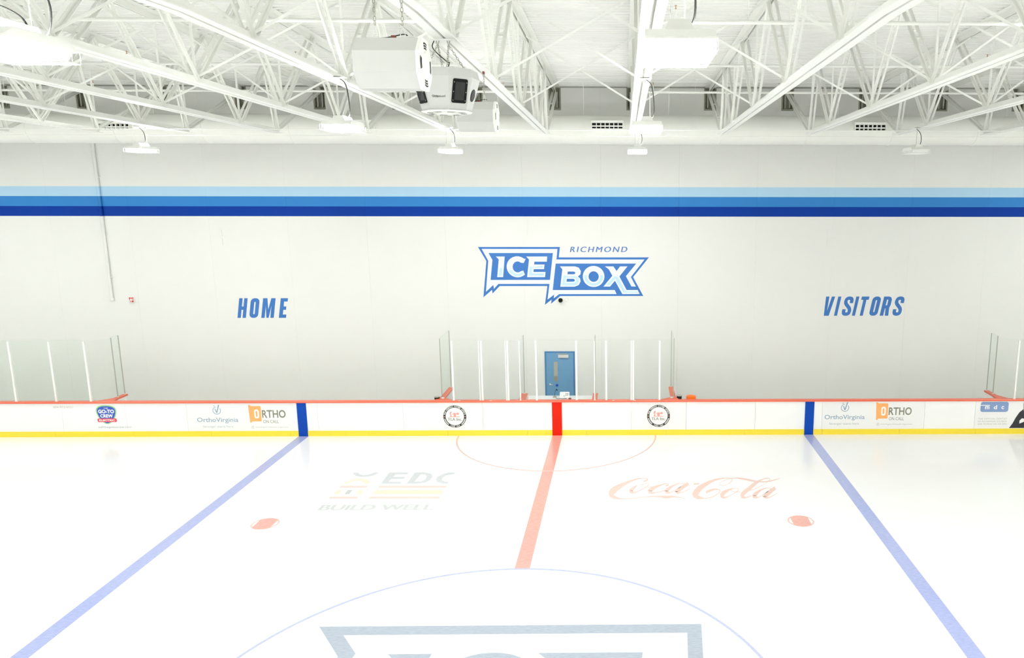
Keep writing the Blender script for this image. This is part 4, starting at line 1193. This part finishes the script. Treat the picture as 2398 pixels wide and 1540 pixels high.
SCRIPT_STROKES = [
    [(2.55,-3.82,2.55,-3.75),(2.59,-3.81,2.59,-3.72),(2.63,-3.79,2.62,-3.69),(2.66,-3.75,2.64,-3.67),(2.68,-3.69,2.65,-3.65),(2.68,-3.62,2.66,-3.65),(2.66,-3.58,2.65,-3.62),(2.62,-3.56,2.62,-3.60),(2.57,-3.55,2.57,-3.59),(2.50,-3.55,2.50,-3.61),(2.41,-3.57,2.42,-3.65),(2.32,-3.62,2.33,-3.73),(2.21,-3.70,2.23,-3.83),(2.10,-3.79,2.13,-3.98),(1.98,-3.89,2.03,-4.14),(1.87,-4.02,1.94,-4.31),(1.77,-4.15,1.87,-4.47),(1.70,-4.29,1.83,-4.58),(1.66,-4.48,1.82,-4.62),(1.67,-4.70,1.81,-4.60),(1.72,-4.84,1.80,-4.64),(1.79,-4.91,1.82,-4.72),(1.86,-4.94,1.87,-4.80),(1.94,-4.95,1.94,-4.86),(2.03,-4.95,2.03,-4.90),(2.11,-4.94,2.11,-4.91),(2.21,-4.93,2.21,-4.89),(2.33,-4.89,2.33,-4.86),(2.45,-4.85,2.45,-4.82),(2.57,-4.82,2.57,-4.79),(2.70,-4.81,2.70,-4.75),(2.82,-4.81,2.83,-4.74),(2.94,-4.83,2.94,-4.73),(3.02,-4.88,3.03,-4.73),(3.09,-4.91,3.10,-4.73),(3.16,-4.89,3.16,-4.73),(3.22,-4.85,3.23,-4.74),(3.32,-4.85,3.33,-4.78),(3.42,-4.87,3.42,-4.83),(3.50,-4.91,3.50,-4.88),(3.56,-4.95,3.57,-4.93)],
    [(2.38,-4.03,2.39,-4.07),(2.31,-4.12,2.34,-4.22),(2.24,-4.22,2.29,-4.36),(2.19,-4.33,2.27,-4.46),(2.18,-4.53,2.27,-4.42),(2.25,-4.61,2.27,-4.45),(2.32,-4.58,2.31,-4.50),(2.40,-4.48,2.39,-4.44),(2.49,-4.37,2.48,-4.33),(2.57,-4.25,2.56,-4.22),(2.64,-4.15,2.63,-4.11),(2.68,-4.07,2.67,-4.04),(2.70,-4.00,2.69,-4.00),(2.68,-3.93,2.67,-3.96),(2.64,-3.91,2.64,-3.94),(2.58,-3.94,2.58,-3.98),(2.52,-3.99,2.53,-4.03),(2.49,-4.05,2.50,-4.08),(2.49,-4.13,2.50,-4.11),(2.52,-4.18,2.52,-4.15),(2.57,-4.22,2.57,-4.19),(2.64,-4.22,2.64,-4.19),(2.72,-4.20,2.72,-4.17),(2.77,-4.17,2.77,-4.13),(2.83,-4.13,2.82,-4.09)],
    [(3.12,-4.16,3.11,-4.07),(3.16,-4.11,3.15,-4.03),(3.20,-4.05,3.18,-4.01),(3.19,-3.96,3.18,-4.00),(3.16,-3.92,3.16,-3.97),(3.10,-3.94,3.10,-3.99),(3.02,-3.99,3.02,-4.06),(2.91,-4.05,2.92,-4.18),(2.81,-4.12,2.83,-4.31),(2.72,-4.21,2.77,-4.43),(2.65,-4.35,2.75,-4.49),(2.66,-4.57,2.74,-4.43),(2.73,-4.62,2.74,-4.48),(2.79,-4.60,2.79,-4.51),(2.87,-4.55,2.87,-4.50),(2.97,-4.49,2.97,-4.45),(3.08,-4.43,3.08,-4.38)],
    [(3.62,-3.94,3.61,-3.98),(3.56,-3.92,3.55,-3.96),(3.49,-3.92,3.49,-3.96),(3.40,-3.96,3.40,-4.03),(3.30,-4.04,3.32,-4.13),(3.20,-4.14,3.23,-4.29),(3.12,-4.27,3.17,-4.44),(3.07,-4.41,3.16,-4.49),(3.08,-4.59,3.15,-4.43),(3.15,-4.62,3.16,-4.48),(3.22,-4.56,3.22,-4.51),(3.32,-4.44,3.31,-4.41),(3.42,-4.29,3.42,-4.26),(3.52,-4.15,3.52,-4.11),(3.62,-4.00,3.61,-3.96)],
    [(3.70,-3.85,3.73,-4.03),(3.59,-4.00,3.62,-4.20),(3.49,-4.15,3.53,-4.35),(3.39,-4.29,3.44,-4.50),(3.32,-4.47,3.41,-4.53),(3.38,-4.63,3.40,-4.46),(3.45,-4.59,3.46,-4.52),(3.52,-4.53,3.52,-4.49),(3.60,-4.46,3.60,-4.42),(3.67,-4.38,3.66,-4.35),(3.74,-4.29,3.73,-4.27)],
    [(3.84,-4.05,3.85,-3.94),(3.99,-3.99,4.00,-3.92)],
    [(4.11,-4.61,4.09,-4.49),(4.17,-4.55,4.15,-4.41),(4.22,-4.49,4.22,-4.34),(4.29,-4.44,4.29,-4.30),(4.35,-4.39,4.36,-4.29),(4.41,-4.38,4.42,-4.30),(4.45,-4.39,4.46,-4.34),(4.46,-4.42,4.48,-4.40),(4.45,-4.46,4.47,-4.48),(4.41,-4.56,4.42,-4.59),(4.35,-4.66,4.36,-4.70),(4.27,-4.76,4.28,-4.80),(4.19,-4.83,4.19,-4.88),(4.10,-4.88,4.09,-4.92),(4.01,-4.87,4.00,-4.94),(3.94,-4.80,3.91,-4.96),(3.89,-4.71,3.83,-4.95),(3.89,-4.66,3.76,-4.85),(3.90,-4.69,3.75,-4.59),(3.93,-4.58,3.83,-4.36),(4.00,-4.41,3.93,-4.15),(4.09,-4.24,4.05,-3.99),(4.20,-4.07,4.17,-3.85),(4.31,-3.91,4.30,-3.73),(4.43,-3.77,4.43,-3.64),(4.56,-3.68,4.56,-3.58),(4.68,-3.62,4.68,-3.55),(4.78,-3.61,4.78,-3.55),(4.84,-3.63,4.86,-3.59),(4.87,-3.68,4.89,-3.65),(4.87,-3.73,4.88,-3.75),(4.82,-3.84,4.83,-3.87),(4.76,-3.95,4.76,-3.98),(4.69,-4.02,4.69,-4.05),(4.62,-4.07,4.61,-4.10),(4.56,-4.07,4.55,-4.10),(4.52,-4.05,4.51,-4.08),(4.51,-4.02,4.50,-4.01),(4.53,-3.96,4.53,-3.94),(4.58,-3.87,4.58,-3.85),(4.66,-3.78,4.66,-3.75),(4.75,-3.70,4.75,-3.67),(4.85,-3.65,4.85,-3.61),(4.93,-3.62,4.94,-3.56),(5.02,-3.63,5.03,-3.55),(5.11,-3.67,5.13,-3.56),(5.20,-3.72,5.22,-3.60),(5.30,-3.79,5.33,-3.66),(5.41,-3.85,5.44,-3.74),(5.51,-3.88,5.53,-3.79),(5.62,-3.90,5.63,-3.83),(5.73,-3.88,5.74,-3.81),(5.84,-3.85,5.85,-3.77),(5.95,-3.79,5.95,-3.72),(6.04,-3.72,6.04,-3.67),(6.12,-3.66,6.12,-3.62),(6.18,-3.59,6.18,-3.58)],
    [(4.82,-4.26,4.82,-4.30),(4.72,-4.31,4.72,-4.42),(4.62,-4.37,4.64,-4.53),(4.52,-4.48,4.56,-4.67),(4.44,-4.64,4.53,-4.75),(4.43,-4.86,4.52,-4.75),(4.48,-4.95,4.52,-4.80),(4.55,-4.91,4.55,-4.82),(4.62,-4.84,4.62,-4.79),(4.72,-4.72,4.72,-4.69),(4.82,-4.60,4.82,-4.57),(4.90,-4.50,4.89,-4.47),(4.95,-4.41,4.94,-4.39),(4.96,-4.32,4.95,-4.34),(4.94,-4.27,4.93,-4.30),(4.88,-4.26,4.88,-4.29),(4.82,-4.28,4.82,-4.31),(4.77,-4.33,4.78,-4.35),(4.74,-4.40,4.76,-4.40),(4.76,-4.48,4.77,-4.45),(4.80,-4.53,4.81,-4.50),(4.88,-4.55,4.88,-4.51),(4.97,-4.55,4.97,-4.52)],
    [(5.89,-3.67,5.88,-3.70),(5.88,-3.61,5.86,-3.65),(5.85,-3.57,5.84,-3.63),(5.79,-3.58,5.78,-3.64),(5.71,-3.63,5.70,-3.70),(5.59,-3.71,5.59,-3.84),(5.46,-3.84,5.47,-4.01),(5.33,-4.02,5.36,-4.20),(5.22,-4.20,5.25,-4.39),(5.10,-4.37,5.13,-4.57),(5.00,-4.53,5.05,-4.71),(4.94,-4.71,5.03,-4.77),(4.93,-4.90,5.02,-4.75),(4.99,-4.95,5.03,-4.80),(5.06,-4.91,5.07,-4.84),(5.14,-4.85,5.14,-4.80),(5.22,-4.76,5.22,-4.72)],
    [(5.88,-3.67,5.89,-3.69),(5.82,-3.78,5.83,-3.81),(5.74,-3.91,5.74,-3.93),(5.60,-4.08,5.60,-4.10),(5.45,-4.24,5.45,-4.27),(5.32,-4.35,5.32,-4.38),(5.19,-4.44,5.19,-4.47)],
    [(5.78,-4.29,5.77,-4.32),(5.73,-4.26,5.73,-4.30),(5.68,-4.25,5.67,-4.30),(5.60,-4.29,5.59,-4.36),(5.50,-4.36,5.51,-4.45),(5.40,-4.46,5.42,-4.60),(5.31,-4.57,5.35,-4.74),(5.24,-4.71,5.32,-4.81),(5.22,-4.90,5.32,-4.76),(5.28,-4.94,5.31,-4.80),(5.36,-4.89,5.37,-4.84),(5.47,-4.76,5.47,-4.73),(5.60,-4.61,5.59,-4.58),(5.70,-4.47,5.70,-4.43),(5.80,-4.32,5.79,-4.29)],
    [(5.89,-4.18,5.91,-4.35),(5.78,-4.33,5.80,-4.51),(5.67,-4.47,5.70,-4.67),(5.57,-4.62,5.60,-4.81),(5.47,-4.81,5.57,-4.85),(5.52,-4.97,5.56,-4.80),(5.60,-4.92,5.61,-4.85),(5.69,-4.84,5.69,-4.80),(5.78,-4.74,5.78,-4.71),(5.84,-4.67,5.84,-4.65),(5.89,-4.61,5.89,-4.59)],
]

t = thing('ice_logo', 'faded red flowing script logo on the ice right of the red line', 'logo', (3.9, -4.3, 0), 'logos under the ice')
for si, row in enumerate(SCRIPT_STROKES):
    mb = MB()
    for i in range(len(row) - 1):             # every piece faces up, each a hair above the last, so bends may overlap
        z = 0.0008 + 0.00004 * i + 0.0004 * (si % 3)
        a_, b_, c_, d_ = row[i][:2], row[i][2:], row[i + 1][2:], row[i + 1][:2]
        for tri in ((a_, b_, c_), (a_, c_, d_)):
            (x0, y0), (x1, y1), (x2, y2) = tri
            ar = (x1 - x0) * (y2 - y0) - (x2 - x0) * (y1 - y0)
            if abs(ar) < 1e-6: continue
            if ar < 0: tri = tri[::-1]
            n_ = len(mb.v)
            mb.v += [(x, y, z) for x, y in tri]
            mb.f.append((n_, n_ + 1, n_ + 2))
    mb.build('script_stroke', p_coke, t)

# centre-ice logo: the wall logo's outline and letters laid on the ice
def ci(layer):
    return lambda u, v: (-3.261 + (u - 200) * 0.00698, -10.395 - (v - 190) * 0.0074, 0.0008 * layer)
def inset(loop, d):
    n = len(loop); out = []
    for i in range(n):
        p0, p1, p2 = Vector(loop[i - 1]), Vector(loop[i]), Vector(loop[(i + 1) % n])
        e1, e2 = (p1 - p0).normalized(), (p2 - p1).normalized()
        n1, n2 = Vector((-e1.y, e1.x)), Vector((-e2.y, e2.x))
        k = max(0.35, 1 + n1.dot(n2))
        out.append(tuple(p1 + (n1 + n2) * d / k))
    return out
t = thing('ice_logo', 'big slate blue centre-ice logo cut by the bottom picture edge', 'logo', (0, -12.5, 0), 'logos under the ice')
C_OUT = [(200, 190), (1153, 190), (1120, 645), (440, 645), (352, 733), (347, 690), (243, 778), (292, 308)]
MB().poly([C_OUT, inset(C_OUT, 36)], ci(1)).build('outline', p_logo, t)
for k in 'ice':
    MB().poly(LET[k], ci(2)).build('letter', p_logo, t)
